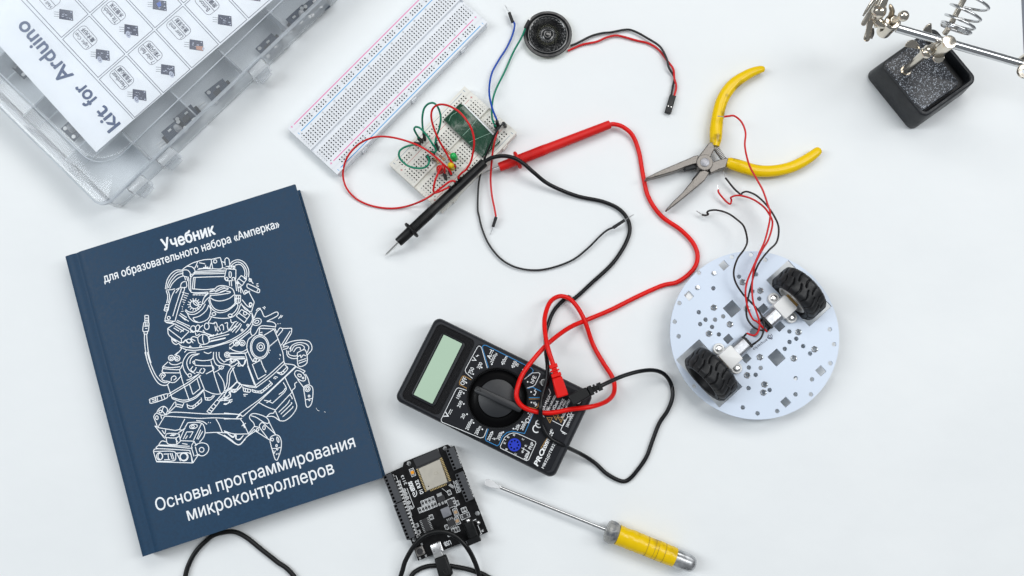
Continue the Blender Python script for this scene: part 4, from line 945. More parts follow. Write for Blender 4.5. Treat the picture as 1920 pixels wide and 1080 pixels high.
st(B_, LW, [(250, 200), (275, 140), (310, 108), (330, 130), (355, 182), (400, 170), (470, 136), (494, 145), (485, 175), (420, 210), (380, 230)], [(380, 230), (440, 237), (470, 262), (466, 292)], [(220, 300), (215, 340), (235, 375), (268, 350), (295, 300), (330, 275), (400, 278), (466, 286)], [(272, 122), (290, 100), (320, 98)], [(498, 204), (526, 166)], [(520, 195), (541, 170)], [(338, 86), (360, 106)], [(352, 78), (366, 92)],
   [(300, 370), (306, 300)], [(306, 300), (450, 306)], [(450, 306), (490, 400), (540, 540), (552, 632), (562, 662)], [(350, 372), (450, 310)], [(408, 482), (492, 410)], [(540, 302), (632, 300)], [(632, 300), (630, 346)], [(617, 328), (526, 472)], [(628, 350), (547, 482)], [(460, 298), (480, 342)], [(478, 352), (510, 298), (540, 316), (490, 378)], [(232, 380), (190, 420), (178, 500), (208, 580), (242, 642)], [(318, 622), (340, 682), (372, 748)], [(232, 662), (290, 816)], [(290, 816), (372, 766)], [(240, 662), (310, 626)], [(185, 680), (255, 872)], [(552, 632), (400, 772), (260, 882)], [(562, 656), (430, 780), (265, 905)],
   [(155, 545), (175, 600), (190, 682)], [(0, 600), (160, 602)], [(0, 556), (155, 552), (186, 530)], [(0, 490), (40, 522), (120, 540), (182, 512)], [(0, 642), (50, 640), (75, 620), (102, 648), (88, 682), (150, 666), (172, 612)], [(20, 640), (10, 610), (40, 600)], [(0, 512), (200, 340)], [(100, 420), (216, 330)], [(0, 470), (90, 400), (190, 330)],
   [(540, 472), (640, 430), (760, 420), (820, 446), (836, 512), (792, 567)], [(540, 492), (590, 480)], [(545, 515), (590, 500), (600, 480)], [(580, 520), (590, 580), (640, 606), (690, 604)], [(610, 510), (640, 470), (700, 445), (770, 455), (805, 490), (790, 545)], [(595, 530), (605, 565), (650, 580), (690, 578)], [(630, 530), (660, 480), (720, 465), (760, 490), (750, 520)], [(650, 540), (680, 500), (715, 495), (720, 520)], [(615, 540), (625, 490)], [(688, 547), (770, 520), (786, 650), (700, 682), (688, 547)], [(694, 587), (720, 572), (726, 596), (750, 570), (776, 580)], [(700, 632), (776, 606)], [(702, 656), (780, 626)], [(790, 560), (786, 610)],
   [(512, 560), (518, 580)], [(505, 606), (510, 612)], [(408, 520), (416, 524)], [(402, 545), (408, 548)], [(310, 345), (335, 340)], [(300, 360), (338, 362)], [(490, 252), (495, 258)], [(512, 250), (517, 254)], [(240, 630), (280, 640), (310, 615)], [(360, 735), (376, 730)])
el(B_, LW, (280, 235, 46, 34, -25), (278, 235, 22, 14, -25), (308, 490, 95, 122), (308, 490, 82, 106), (318, 488, 38, 42), (318, 488, 18, 20), (70, 450, 28), (132, 450, 28), (75, 450, 12), (130, 452, 12), (215, 60, 14, 20), (260, 620, 14))
st(C_, LW, [(58, 0), (85, 100), (130, 210), (175, 280), (215, 305), (258, 305), (284, 278)], [(78, 0), (105, 95), (150, 200), (190, 255), (230, 280), (266, 280)], [(330, 30), (366, 0)], [(270, 90), (225, 132)], [(225, 132), (225, 150), (300, 160), (376, 160), (402, 120)], [(280, 92), (300, 112), (350, 116), (396, 95)], [(225, 150), (220, 186), (300, 192), (378, 192)], [(228, 136), (302, 144), (382, 135)], [(190, 225), (205, 200), (230, 195), (246, 215), (226, 235), (214, 250), (235, 266), (262, 268)], [(300, 266), (304, 235), (330, 220), (346, 240), (322, 260)], [(262, 268), (330, 280), (396, 216)], [(376, 165), (396, 240), (411, 290)], [(205, 240), (215, 210), (235, 220)],
   [(266, 302), (310, 430)], [(310, 430), (400, 460), (465, 450), (530, 420), (602, 350)], [(411, 292), (466, 446)], [(466, 290), (500, 391)], [(500, 391), (566, 336)], [(566, 336), (536, 242)], [(311, 420), (400, 442), (466, 436), (530, 405), (598, 345)], [(530, 0), (460, 10), (420, 60), (405, 110), (420, 170), (452, 216)], [(560, 16), (490, 26), (450, 70), (445, 120), (470, 170), (522, 200)], [(548, 22), (500, 40), (476, 75), (472, 110)], [(440, 260), (470, 250), (560, 200)],
   [(520, 70), (590, 80), (670, 70), (690, 40)], [(512, 80), (520, 122)], [(520, 122), (600, 127), (680, 126)], [(500, 132), (480, 160), (500, 182), (522, 162), (530, 140)], [(580, 150), (562, 180), (590, 196), (610, 162), (592, 150)], [(620, 202), (690, 162), (680, 126)], [(665, 80), (700, 222), (752, 380)], [(555, 216), (606, 346)], [(606, 350), (680, 382), (750, 386), (830, 350), (912, 270)], [(730, 190), (780, 270), (792, 345)], [(690, 190), (736, 166), (766, 140)], [(530, 186), (560, 192)], [(520, 78), (498, 92), (512, 112)], [(600, 0), (640, 14), (670, 0)], [(690, 0), (690, 60), (720, 120), (790, 130)], [(715, 0), (720, 60), (760, 105), (840, 118)], [(740, 0), (745, 50), (790, 95)], [(790, 90), (840, 70), (860, 100), (830, 120), (870, 130), (920, 100), (960, 130), (982, 70)], [(860, 100), (880, 75), (915, 80), (920, 105)], [(820, 10), (840, 40), (975, 45)], [(840, 10), (982, 10)], [(800, 70), (982, 62)],
   [(556, 202), (470, 270), (370, 330), (272, 388)], [(572, 215), (480, 286), (380, 346), (280, 406)], [(265, 390), (250, 386), (112, 430), (104, 450), (120, 472), (255, 426), (265, 390)], [(155, 420), (161, 456)], [(170, 415), (176, 450)], [(205, 402), (216, 436)], [(120, 440), (150, 432)], [(126, 456), (155, 448)], [(230, 395), (240, 428)], [(860, 130), (820, 200), (812, 290), (780, 370), (722, 440)], [(882, 140), (842, 200), (832, 300), (800, 382), (742, 452)], [(720, 440), (746, 456)], [(746, 456), (660, 566)], [(660, 566), (628, 548)], [(628, 548), (720, 440)], [(690, 478), (716, 500)], [(665, 510), (690, 526)], [(645, 530), (672, 545)],
   [(340, 456), (346, 500)], [(346, 500), (400, 511)], [(400, 511), (416, 470)], [(350, 480), (406, 491)], [(445, 476), (456, 516), (500, 521)], [(500, 521), (576, 460), (575, 420)], [(450, 491), (500, 496), (572, 436)], [(500, 496), (500, 520)], [(520, 480), (524, 500)], [(545, 460), (550, 480)], [(600, 362), (615, 441)], [(615, 441), (660, 441), (702, 400)], [(615, 421), (662, 420), (690, 395)], [(635, 421), (637, 440)], [(740, 452), (790, 441), (846, 410), (830, 370)], [(742, 436), (792, 426), (836, 392)], [(790, 426), (791, 440)], [(765, 432), (767, 446)], [(850, 352), (884, 372), (940, 320)], [(845, 340), (900, 342), (930, 300)], [(870, 345), (885, 370)], [(782, 480), (810, 480), (850, 436)], [(845, 466), (861, 450)],
   [(250, 580), (300, 556), (400, 556), (620, 570), (800, 570), (922, 576), (952, 592)], [(240, 590), (400, 600), (560, 611), (700, 606), (900, 616), (952, 610)], [(332, 460), (272, 550)], [(347, 492), (276, 560)], [(940, 574), (902, 610)], [(240, 590), (176, 696)], [(176, 696), (300, 716), (340, 722), (370, 714)], [(425, 616), (376, 712)], [(370, 714), (405, 722)], [(712, 616), (742, 670), (770, 741)], [(610, 745), (700, 740), (770, 742), (842, 746)], [(722, 742), (800, 781), (916, 856), (982, 802)], [(790, 730), (872, 781), (884, 752)], [(892, 756), (896, 800), (930, 802), (962, 770)], [(790, 730), (800, 745)],
   [(165, 560), (190, 520), (232, 500), (266, 530), (250, 572), (212, 581), (165, 560)], [(232, 500), (218, 540), (245, 575)], [(150, 572), (140, 600), (160, 652), (172, 690)], [(150, 572), (165, 562)], [(205, 582), (212, 615)], [(148, 680), (240, 796)], [(165, 702), (230, 776)], [(215, 720), (240, 752), (250, 714)], [(148, 680), (172, 690)], [(380, 802), (440, 672), (470, 650), (580, 655), (611, 720), (600, 780), (560, 832)], [(580, 655), (505, 812)], [(410, 802), (442, 736)], [(442, 736), (502, 734)], [(502, 734), (470, 790)], [(430, 800), (450, 770)], [(535, 802), (572, 715)], [(546, 806), (590, 730)], [(530, 632), (590, 640), (630, 666)], [(640, 648), (646, 652)], [(658, 648), (663, 652)], [(365, 745), (430, 700)],
   [(248, 770), (270, 750), (372, 755), (346, 790), (250, 786), (248, 770)], [(252, 788), (270, 846), (350, 852)], [(346, 792), (352, 852)], [(352, 852), (386, 820)], [(386, 820), (372, 757)], [(288, 768), (330, 770)], [(300, 760), (345, 762)], [(135, 911), (180, 890), (470, 906)], [(180, 890), (160, 880), (182, 860)], [(182, 860), (212, 820), (252, 826)], [(182, 862), (330, 872), (480, 886), (486, 866)], [(190, 856), (330, 862), (470, 868)], [(385, 816), (510, 821)], [(510, 821), (486, 862)], [(510, 821), (530, 862)], [(135, 914), (165, 1011)], [(165, 1011), (330, 1016), (500, 1021)], [(500, 1021), (546, 952)], [(140, 916), (318, 915), (341, 960), (320, 1002), (166, 1006)], [(345, 932), (470, 932), (491, 1016)], [(470, 906), (486, 960), (500, 1020)], [(350, 930), (386, 1006)], [(486, 880), (510, 960)], [(290, 930), (311, 990)], [(306, 930), (326, 990)], [(230, 940), (282, 938)], [(235, 992), (290, 990)], [(270, 940), (275, 985)], [(400, 842), (450, 850)], [(360, 830), (340, 800)],
   [(525, 852), (580, 836), (630, 850), (646, 890), (630, 930), (590, 956), (540, 946)], [(522, 872), (532, 912), (546, 952)], [(520, 955), (560, 940)], [(516, 862), (540, 850)])
el(C_, LW, (300, 55, 25), (355, 58, 25), (300, 58, 11), (352, 60, 11), (200, 548, 13), (168, 605, 12, 18), (505, 685, 36, 20, -10), (500, 686, 12), (192, 960, 27, 33), (200, 960, 22, 30), (415, 965, 32), (418, 965, 38), (580, 900, 22), (760, 142, 20, 16), (815, 25, 24), (815, 25, 11), (470, 215, 16))
st(D_, LW, [(0, 510), (60, 515), (160, 526), (190, 546)], [(0, 570), (80, 568), (166, 568)], [(156, 520), (400, 340), (600, 156), (722, 40)], [(190, 546), (350, 402), (560, 202), (726, 46)], [(156, 525), (126, 560)], [(166, 570), (200, 620), (246, 716)], [(180, 642), (221, 612)], [(190, 626), (216, 661)], [(196, 604), (206, 660)], [(0, 690), (100, 721), (246, 721)], [(0, 732), (60, 770), (150, 831), (230, 752), (322, 690)], [(20, 702), (88, 758), (105, 732)], [(125, 732), (125, 770), (160, 781), (196, 736)], [(246, 721), (311, 641)], [(246, 736), (302, 680)],
   [(311, 646), (300, 610), (260, 565), (266, 530), (300, 515), (360, 525), (430, 556), (456, 596), (440, 616), (400, 602), (330, 556), (272, 536)], [(311, 646), (362, 656)], [(320, 692), (460, 781)], [(362, 660), (360, 630), (390, 606), (430, 641), (522, 726)], [(362, 660), (440, 761)], [(456, 600), (526, 736)], [(303, 672), (330, 702)], [(465, 792), (475, 752), (520, 731), (560, 746), (581, 800), (576, 880), (551, 960), (535, 986), (515, 970), (485, 870), (465, 792)], [(490, 870), (540, 866), (581, 855)], [(495, 885), (505, 920), (520, 890)], [(530, 870), (536, 885), (550, 875)], [(530, 920), (532, 935)], [(548, 915), (548, 930)],
   [(430, 549), (465, 516), (500, 511), (517, 486)], [(430, 546), (500, 546), (562, 586)], [(562, 588), (620, 586), (690, 531), (736, 452), (720, 380), (690, 291)], [(517, 482), (566, 590)], [(350, 402), (440, 450), (522, 479)], [(522, 479), (640, 350), (690, 300)], [(665, 322), (686, 350), (692, 370)], [(555, 502), (640, 420), (666, 376)], [(575, 522), (680, 420), (680, 402)], [(595, 547), (690, 460), (696, 440)], [(615, 141), (650, 220), (690, 300)], [(690, 300), (692, 280), (720, 250), (716, 215), (741, 195)], [(600, 200), (631, 258), (612, 300)], [(612, 300), (490, 411)], [(555, 322), (600, 290), (622, 255)], [(405, 381), (450, 390), (491, 411)], [(430, 406), (476, 380)],
   [(715, 100), (735, 80), (780, 90), (820, 130), (826, 170), (800, 186), (750, 165), (718, 125), (715, 100)], [(745, 170), (806, 250)], [(825, 116), (850, 160), (866, 220)], [(805, 262), (820, 235), (860, 225), (895, 250), (901, 310), (890, 400), (870, 440), (845, 451), (830, 430), (820, 350), (805, 262)], [(825, 376), (896, 361)], [(860, 370), (862, 385), (875, 378)], [(720, 36), (822, 86)], [(822, 86), (800, 106)], [(610, 10), (700, 21), (732, 42)],
   [(190, 240), (200, 291)], [(200, 291), (260, 299), (272, 270)], [(195, 256), (270, 272)], [(215, 260), (218, 292)], [(240, 264), (242, 296)], [(285, 266), (295, 296), (380, 309)], [(380, 309), (492, 216)], [(492, 216), (456, 181)], [(290, 276), (370, 286), (480, 201)], [(370, 286), (381, 308)], [(315, 280), (318, 298)], [(342, 283), (346, 302)], [(395, 272), (408, 285)], [(420, 252), (434, 264)], [(445, 232), (458, 244)], [(60, 291), (110, 296), (176, 240), (156, 202)], [(60, 276), (110, 281), (166, 216)], [(110, 281), (112, 295)], [(130, 262), (140, 276)], [(80, 278), (82, 293)], [(535, 101), (560, 111), (592, 120), (646, 60), (616, 21)], [(540, 96), (580, 98), (636, 46)], [(580, 98), (590, 118)], [(600, 80), (612, 100)],
   [(140, 202), (170, 220), (240, 231), (320, 241)], [(160, 216), (240, 242), (316, 252)], [(85, 50), (130, 180), (152, 205)], [(0, 291), (70, 250), (136, 186)], [(0, 305), (60, 272)], [(240, 20), (282, 130), (326, 246)], [(195, 321), (240, 320)], [(200, 336), (220, 338)], [(0, 385), (40, 380), (86, 372)], [(60, 408), (84, 385)], [(0, 415), (40, 412), (62, 390)], [(0, 360), (60, 350), (66, 310), (50, 290)], [(500, 160), (520, 142), (545, 150)], [(512, 165), (530, 158)], [(0, 320), (20, 375)])
st(D_, .7, [(932, 458), (950, 484), (966, 487)], [(1012, 494), (1030, 503)])
el(D_, LW, (405, 658, 13, 20), (340, 680, 13), (488, 778, 14), (532, 840, 8, 11), (545, 780, 9, 28, -15), (765, 130, 20, 13, 25), (800, 155, 8), (845, 265, 27), (845, 265, 13), (862, 338, 9))
dr.build('cover_drawing', 'foil', fc, smooth=0)

# ================================================================== multimeter
m5 = CR(730, 580, 3.2727); m1 = CR(840, 640, 4.319); m4 = CR(1000, 660, 7.715)
MZ = .0255
mc = [m5(300, 50), m5(52, 540), m5(985, 1035), m5(1245, 530)]
a_m = wang(mc[1], mc[0], MZ * .8)
mm_ = Thing('multimeter', 'black digital multimeter with a blank green screen and big rotary dial', 'multimeter', (sum(p[0] for p in mc) / 4, sum(p[1] for p in mc) / 4), MZ * .8, a_m)
mx_, my_, mw_, mh_ = mm_.rect(mc, MZ * .8); mw_ += .0022; mh_ += .0034
M['meter'] = mat('black_abs_case', (.010, .0115, .0155), .42, spec=.4, var=.06, vscale=300, bump=.08, bscale=2200)
M['meter_face'] = mat('matt_black_face', (.005, .006, .0095), .5, spec=.22, rvar=.06, vscale=200)
M['dial_black'] = mat('gloss_black_well', (.0025, .0025, .003), .3, spec=.35)
M['knob'] = mat('charcoal_knob', (.012, .0135, .0165), .45, bump=.06, bscale=2500)
M['lcd'] = mat('grey_green_lcd', lin(176, 201, 178, .95), .2, spec=.5, var=.02, vscale=30)
M['blue_print'] = mat('blue_print', lin(28, 128, 190), .5); M['gold_print'] = mat('gold_print', lin(176, 132, 62), .5)
M['socket_blue'] = mat('blue_socket_plastic', lin(18, 50, 190), .35)
wl = mat('hatched_display_frame', (.006, .006, .0075), .5, spec=.35)
t_ = wl.node_tree; wv_ = t_.nodes.new('ShaderNodeTexWave'); wv_.bands_direction = 'X'; wv_.inputs['Scale'].default_value = 330; tcw = t_.nodes.new('ShaderNodeTexCoord'); bw = t_.nodes.new('ShaderNodeBump'); bw.inputs['Strength'].default_value = .8; bw.inputs['Distance'].default_value = .0006
t_.links.new(tcw.outputs['Object'], wv_.inputs['Vector']); t_.links.new(wv_.outputs['Color'], bw.inputs['Height']); t_.links.new(bw.outputs[0], t_.nodes['Principled BSDF'].inputs['Normal'])
dc = mm_.L2(m5(663, 546), MZ); DR = 185 / 3.2727 * pxm(930, 745, MZ)
mb = MB()
rr_ = lambda d, r, z: (rrect(mx_, my_, mw_ - 2 * d, mh_ - 2 * d, r, 0, 8), z)
mb.layers([rr_(.0015, .004, 0), rr_(.0005, .005, .001), rr_(0, .0055, .008), rr_(0, .0055, .0205), rr_(.0004, .0055, .0225), rr_(.0013, .005, .0241), rr_(.0026, .0046, .0248)], True, False)
mb.fill([rr_(.0026, .0046, 0)[0], circ(*dc, DR, n=64)], .0248)
mb.layers([(circ(*dc, DR, n=64), .0248), (circ(*dc, DR, n=64), .0170)], False, True)
mb.build('case', 'meter', mm_.o, smooth=40)
# face sheet with its own outline
fx, fy, fw, fh = mm_.rect([m5(545, 192), m5(322, 665), m5(975, 1010), m5(1205, 540)], MZ)
mb = MB(); mb.fill([rrect(fx, fy, fw, fh, .0035, 0, 8), circ(*dc, DR + .0004, n=64)], .0249, .0255)
face = mb.build('face_plate', 'meter_face', mm_.o)
FZ = .02558
px_, py_, pw_, ph_ = mm_.rect([m5(296, 84), m5(525, 184), m5(310, 660), m5(72, 542)], MZ)
mb = MB(); mb.layers([(rrect(px_, py_, pw_, ph_, .004, 0, 6), .0249), (rrect(px_, py_, pw_, ph_, .004, 0, 6), .0253), (rrect(px_, py_, pw_ - .0012, ph_ - .0012, .0035, 0, 6), .0253), (rrect(px_, py_, pw_ - .0014, ph_ - .0014, .0034, 0, 6), .0250)]); mb.build('display_frame', wl, mm_.o)
bx_, by_, bw_, bh_ = mm_.rect([m5(325, 142), m5(470, 205), m5(278, 602), m5(128, 530)], MZ)
lx_, ly_, lw_, lh_ = mm_.rect([m5(332, 155), m5(449, 210), m5(264, 580), m5(150, 524)], MZ)
mb = MB(); mb.layers([(rrect(bx_, by_, bw_, bh_, .0028, 0, 6), .0251), (rrect(bx_, by_, bw_ - .0003, bh_ - .0003, .0028, 0, 6), .0262), (rrect(lx_, ly_, lw_ + .0016, lh_ + .0016, .0009, 0, 6), .0264), (rrect(lx_, ly_, lw_, lh_, .0006, 0, 6), .0256)], True, False); mb.build('screen_bezel', 'meter', mm_.o, smooth=25)
mb = MB(); mb.sheet(rrect(lx_, ly_, lw_ - .0001, lh_ - .0001, .0005, 0, 2), .0258); mb.build('screen', 'lcd', mm_.o)
mb = MB(); mb.lathe([(.0172, DR - .0008), (.0200, DR - .0010), (.0206, DR - .0020), (.0216, DR * .80), (.0240, DR * .66), (.0276, DR * .625), (.0282, DR * .61)], (dc[0], dc[1], 0), (0, 0, 1), 72); dial = mb.build('dial_skirt', 'dial_black', mm_.o, smooth=35)
mb = MB(); mb.lathe([(.02825, DR * .625), (.0286, DR * .625), (.0288, DR * .61)], (dc[0], dc[1], 0), (0, 0, 1), 64); mb.build('dial_top', 'knob', dial)
kA, kB = mm_.L2(m5(525, 487), .03), mm_.L2(m5(812, 616), .03); ka = math.atan2(kB[1] - kA[1], kB[0] - kA[0]); kl = math.hypot(kB[0] - kA[0], kB[1] - kA[1])
mb = MB(); mb.rbox((kA[0] + kB[0]) / 2, (kA[1] + kB[1]) / 2, kl, .0054, .0230, .0322, .0022, .0008, ka, 6); mb.build('dial_grip', 'knob', dial)
mb = MB(); q = [mm_.L2(m5(*p), .0322) for p in ((520, 490), (552, 478), (560, 504))]; mb.ribbon(q, .00045, .03226, True); mb.build('pointer_mark', 'dial_black', dial)
mb = MB(); mb.ring(dc[0], dc[1], DR + .0003, DR + .0008, .0255, .0258, 64); mb.build('dial_ring', 'dial_black', mm_.o)
wp, bp_, gp_ = MB(), MB(), MB()
def ml(mb, c, w, *ls):
    for l in ls: mm_.rib(mb, [c(*p) for p in l], w, FZ)
ml(wp, m1, 1.0, [(198, 300), (146, 255), (139, 238), (142, 224), (238, 48), (250, 37), (264, 42), (272, 55), (318, 216)], [(151, 397), (86, 376), (72, 382), (62, 396), (-55, 632), (-54, 648), (-44, 656), (262, 782), (284, 778), (296, 762), (316, 708)],
   [(620, 306), (682, 256), (734, 253), (744, 262), (742, 278), (706, 350), (692, 362), (640, 378)], [(500, 749), (460, 776), (424, 848), (427, 866), (636, 967), (654, 958), (712, 828), (708, 812), (560, 745), (530, 742), (500, 749)],
   [(596, 862), (658, 896)], [(658, 896), (634, 962)], [(600, 905), (616, 860)], [(470, 800), (455, 793)], [(845, 642), (930, 686)], [(950, 632), (912, 722)], [(912, 722), (950, 742)], [(918, 730), (962, 750)], [(926, 742), (950, 754)], [(934, 636), (946, 642)], [(340, 66), (363, 78)])
ml(wp, m4, 1.0, [(225, 532), (248, 590), (232, 626)], [(500, 935), (428, 1070)], [(135, 915), (160, 945)])
ml(bp_, m1, 1.3, [(327, 212), (281, 62), (279, 42), (290, 31), (310, 33), (676, 217), (690, 234), (684, 252), (648, 276)], [(645, 382), (684, 371), (752, 404), (757, 420), (744, 455), (655, 456)], [(694, 578), (620, 746), (520, 728), (478, 738), (440, 772), (414, 836), (396, 846), (308, 804), (302, 786), (326, 709)])
ml(gp_, m1, 1.1, [(188, 312), (132, 280), (116, 284), (92, 330), (94, 350), (152, 380)], [(655, 467), (742, 466), (740, 486), (728, 530), (710, 545), (650, 531)], [(752, 866), (818, 758)])
M1 = lambda b, x, y, ln, ht, bold=.012, mb=wp, sh=0, w=None: mm_.txt(mb, b, m1(x, y), ln / 4.319, ht / 4.319, FZ, w, bold, sh)
for b, x, y, ln, ht in (('OFF', 126, 322, 66, 34), ('750', 188, 238, 56, 30), ('200', 256, 196, 54, 28), ('V', 215, 148, 34, 36), ('A', 335, 124, 34, 36), ('2000µ', 372, 136, 88, 30), ('20m', 457, 150, 68, 28), ('200', 536, 184, 50, 28), ('m', 562, 190, 22, 20), ('10', 610, 240, 36, 26), ('hFE', 690, 310, 64, 30),
                        ('1000', 92, 430, 70, 28), ('200', 96, 508, 54, 28), ('20', 122, 606, 40, 28), ('2000m', 172, 673, 94, 28), ('200m', 242, 720, 74, 28), ('2000', 341, 770, 70, 26), ('k', 373, 786, 16, 26), ('200k', 419, 764, 72, 28), ('20k', 563, 694, 54, 28), ('2000', 610, 686, 68, 26), ('200', 670, 598, 54, 28), ('Ω', 645, 641, 36, 36), ('PNP', 674, 846, 58, 27), ('NPN', 638, 926, 62, 27)):
    M1(b, x, y, ln, ht, .008)
for b, x, y in (('E', 488, 775), ('B', 535, 757), ('C', 607, 793), ('E', 630, 845), ('E', 605, 893), ('C', 548, 912), ('B', 474, 873), ('E', 460, 823)): M1(b, x, y, 13, 17, .01)
mm_.txt(wp, 'V', m5(352, 650), 34 / 3.27, 30 / 3.27, FZ, None, .012)
for c, (x, y), s_ in ((m1, (352, 88), 1.0), (m5, (374, 628), .76)):   # direct current marks
    q = lambda u, v: c(x + s_ * (u * .45 + v * .89), y + s_ * (-u * .89 + v * .45))
    mm_.rib(wp, [q(-20, -6), q(20, -6)], 1.2, FZ)
    for d in (-16, 0, 16): mm_.rib(wp, [q(d - 5, 8), q(d + 5, 8)], 1.2, FZ)
mm_.rib(wp, [m1(*p) for p in ((225, 118), (236, 122), (240, 112), (250, 116))], 1.3, FZ, False, 4)
mm_.rib(wp, [m1(*p) for p in ((690, 430), (703, 436), (714, 408), (700, 402), (708, 388))], 1.2, FZ)
for x, y in ((148, 335), (204, 265), (273, 212), (355, 185), (441, 183), (523, 208), (594, 258), (645, 328), (673, 410), (128, 420), (128, 507), (155, 590), (207, 660), (278, 712), (359, 735), (447, 735), (530, 707), (600, 653), (650, 582), (675, 495)):
    wp.sheet(circ(*mm_.L2(m1(x, y), FZ), 6.5 / 4.319 * pxm(930, 745, FZ), n=10), FZ)
for k in (0, 1, 2): mm_.rib(wp, [m1(688 + 8 * k, 498 + 2 * k - 6 - 3 * k), m1(694 + 9 * k, 498 + 3 * k), m1(690 + 9 * k, 506 + 3 * k)], .8, FZ)
wp.sheet([mm_.L2(m1(*p), FZ) for p in ((702, 510), (724, 506), (712, 528))], FZ); mm_.rib(wp, [m1(698, 504), m1(722, 520)], 1.0, FZ); mm_.rib(wp, [m1(718, 500), m1(704, 530)], .8, FZ)
for cx_, cy_ in ((716, 708), (738, 668)):                  # CE mark
    pts = [m1(cx_ + 28 * math.cos(a), cy_ + 30 * math.sin(a)) for a in [math.radians(d) for d in range(10, 190, 15)]]
    pts = [m1(cx_ + 28 * math.cos(math.radians(d)), cy_ + 30 * math.sin(math.radians(d))) for d in range(55, 265, 14)]
    mm_.rib(wp, pts, 2.0, FZ)
mm_.rib(wp, [m1(714, 662), m1(738, 674)], 1.8, FZ)
mm_.txt(wp, 'PRO', m1(742, 936), 140 / 4.319, 38 / 4.319, FZ, None, .035, .2); mm_.txt(wp, 'connect', m1(806, 806), 168 / 4.319, 31 / 4.319, FZ, None, .028, .2)
mm_.txt(wp, '®', m1(838, 720), 22 / 4.319, 20 / 4.319, FZ, None, .0)
M1('M832(DT832)', 818, 925, 226, 29, .010)
M4 = lambda b, x, y, ln, ht, bold=.01: mm_.txt(wp, b, m4(x, y), ln / 7.715, ht / 7.715, FZ, None, bold)
M4('10A⎓MAX'.replace('⎓', '='), 183, 742, 250, 44); M4('10SEC', 195, 840, 110, 34, .004); M4('MAX UNFUSED', 262, 745, 250, 32, .004); M4('VΩmA', 318, 770, 150, 46); M4('500V=MAX', 392, 765, 200, 36, .006); M4('750V~MAX', 428, 790, 200, 36, .006); M4('200mA=MAX', 482, 775, 200, 36, .006); M4('FUSED', 440, 905, 110, 38, .006); M4('COM', 530, 880, 130, 52); M4('500V=MAX', 528, 990, 205, 40)
for x, y in ((235, 980), (325, 940), (396, 975)):
    tri = [m4(x - 40, y - 32), m4(x + 38, y - 30), m4(x + 4, y + 44)]; mm_.rib(gp_, tri, 1.0, FZ, True); mm_.rib(gp_, [m4(x - 10, y - 10), m4(x + 8, y + 8)], .9, FZ)
for nm, mb_, m in (('white_print', wp, 'white_print'), ('blue_print', bp_, 'blue_print'), ('gold_print', gp_, 'gold_print')): mb_.build(nm, m, face, smooth=0)
mb = MB(); s_ = mm_.L2(m1(538, 838), .026); rs = 52 / 4.319 * pxm(930, 745, FZ)
mb.fill([circ(*s_, rs, n=32)] + [circ(s_[0] + rs * .64 * math.cos(2 * pi * k / 8 + .39), s_[1] + rs * .64 * math.sin(2 * pi * k / 8 + .39), rs * .15, n=8) for k in range(8)], .0256, .0272)
mb.build('transistor_socket', 'socket_blue', mm_.o)
def jack(p):
    x, y = mm_.L2(m4(*p), .026); mb = MB()
    mb.lathe([(.0256, .0038), (.0262, .0038), (.0266, .0030), (.0258, .0028)], (x, y, 0), (0, 0, 1), 28, cap=False); j = mb.build('socket', 'dial_black', mm_.o)
    mb = MB(); mb.lathe([(.0257, .0027), (.0264, .0027), (.0264, .0021), (.0256, .0020)], (x, y, 0), (0, 0, 1), 24, cap=False); mb.build('socket_ring', 'tin', j)
    mb = MB().cyl(x, y, .0020, .0255, .0257); mb.build('socket_hole', 'hole', j)
jack((155, 442)); jack((420, 570)); jack((640, 700))

# ================================================================== test leads
c26 = CR(890, 190, 6.621); cW = CR(960, 520, 2.7); uW, u26 = up(cW), up(c26)
def probe(t, tip, ztip, cone, neck, flange, grip_end, end, zb, col, r_end):
    p = [t.L(*q, z) for q, z in ((tip, ztip), (cone, zb), (neck, zb), (flange, zb), (grip_end, zb), (end, zb))]
    d = (p[5] - p[2]).normalized(); ax0 = p[2]
    S = lambda v: (v - ax0).dot(d)
    mb = MB(); a = p[0]; e = ax0; dd = (e - a); l = dd.length; mb.lathe([(0, .00015), (.004, .0009), (.0042, .0011), (l + .004, .0011)], a, dd, 14); mb.build('tip', 'tin', t.o)
    s3, s4, s5 = S(p[3]), S(p[4]), S(p[5]); mb = MB(); r = .0040
    mb.lathe([(0, .0018), (0, r * .82), (.0006, r * .92), (s3 - .0012, r * .98), (s3 + .001, r)] + [(s3 + .001, r)] + [(s4, r * 1.04), (s4 + .0006, r * .99), (s5 - .0004, r_end), (s5, r_end * .9), (s5, .001)], ax0, d, 28)
    h = mb.build('handle', col, t.o, smooth=35)
    mb = MB(); mb.lathe([(s3 - .0012, r * .9), (s3 - .0012, .0066), (s3 - .0006, .0073), (s3 + .0006, .0073), (s3 + .0012, .0066), (s3 + .0012, r * .9)], ax0, d, 32, cap=False); mb.build('guard', col, h)
    mb = MB(); n = int((s4 - s3 - .003) / .0011)
    side = Vector((-d.y, d.x, 0)).normalized(); upv = side.cross(d) if side.cross(d).z > 0 else d.cross(side)
    for i in range(n):
        s = s3 + .002 + i * .0011
        for k in range(-5, 6):
            th = k * .24 - .35
            rad = side * math.sin(th) + upv * math.cos(th); c = ax0 + d * s + rad * (r * 1.02)
            mb.bar(c - d * .0003, c + d * .0003, .0006, .0006, up=tuple(rad))
    mb.build('grip_ridges', col, h, smooth=0)
    return p
rl = Thing('test_lead', 'red test lead with a red probe, looping over the meter to a red plug', 'test probe', c26(480, 740), .006)
probe(rl, c26(92, 902), .0045, c26(300, 818), c26(305, 818), c26(532, 730), c26(885, 600), c26(1680, 285), .0075, 'probe_red', .0034)
ZW = .034
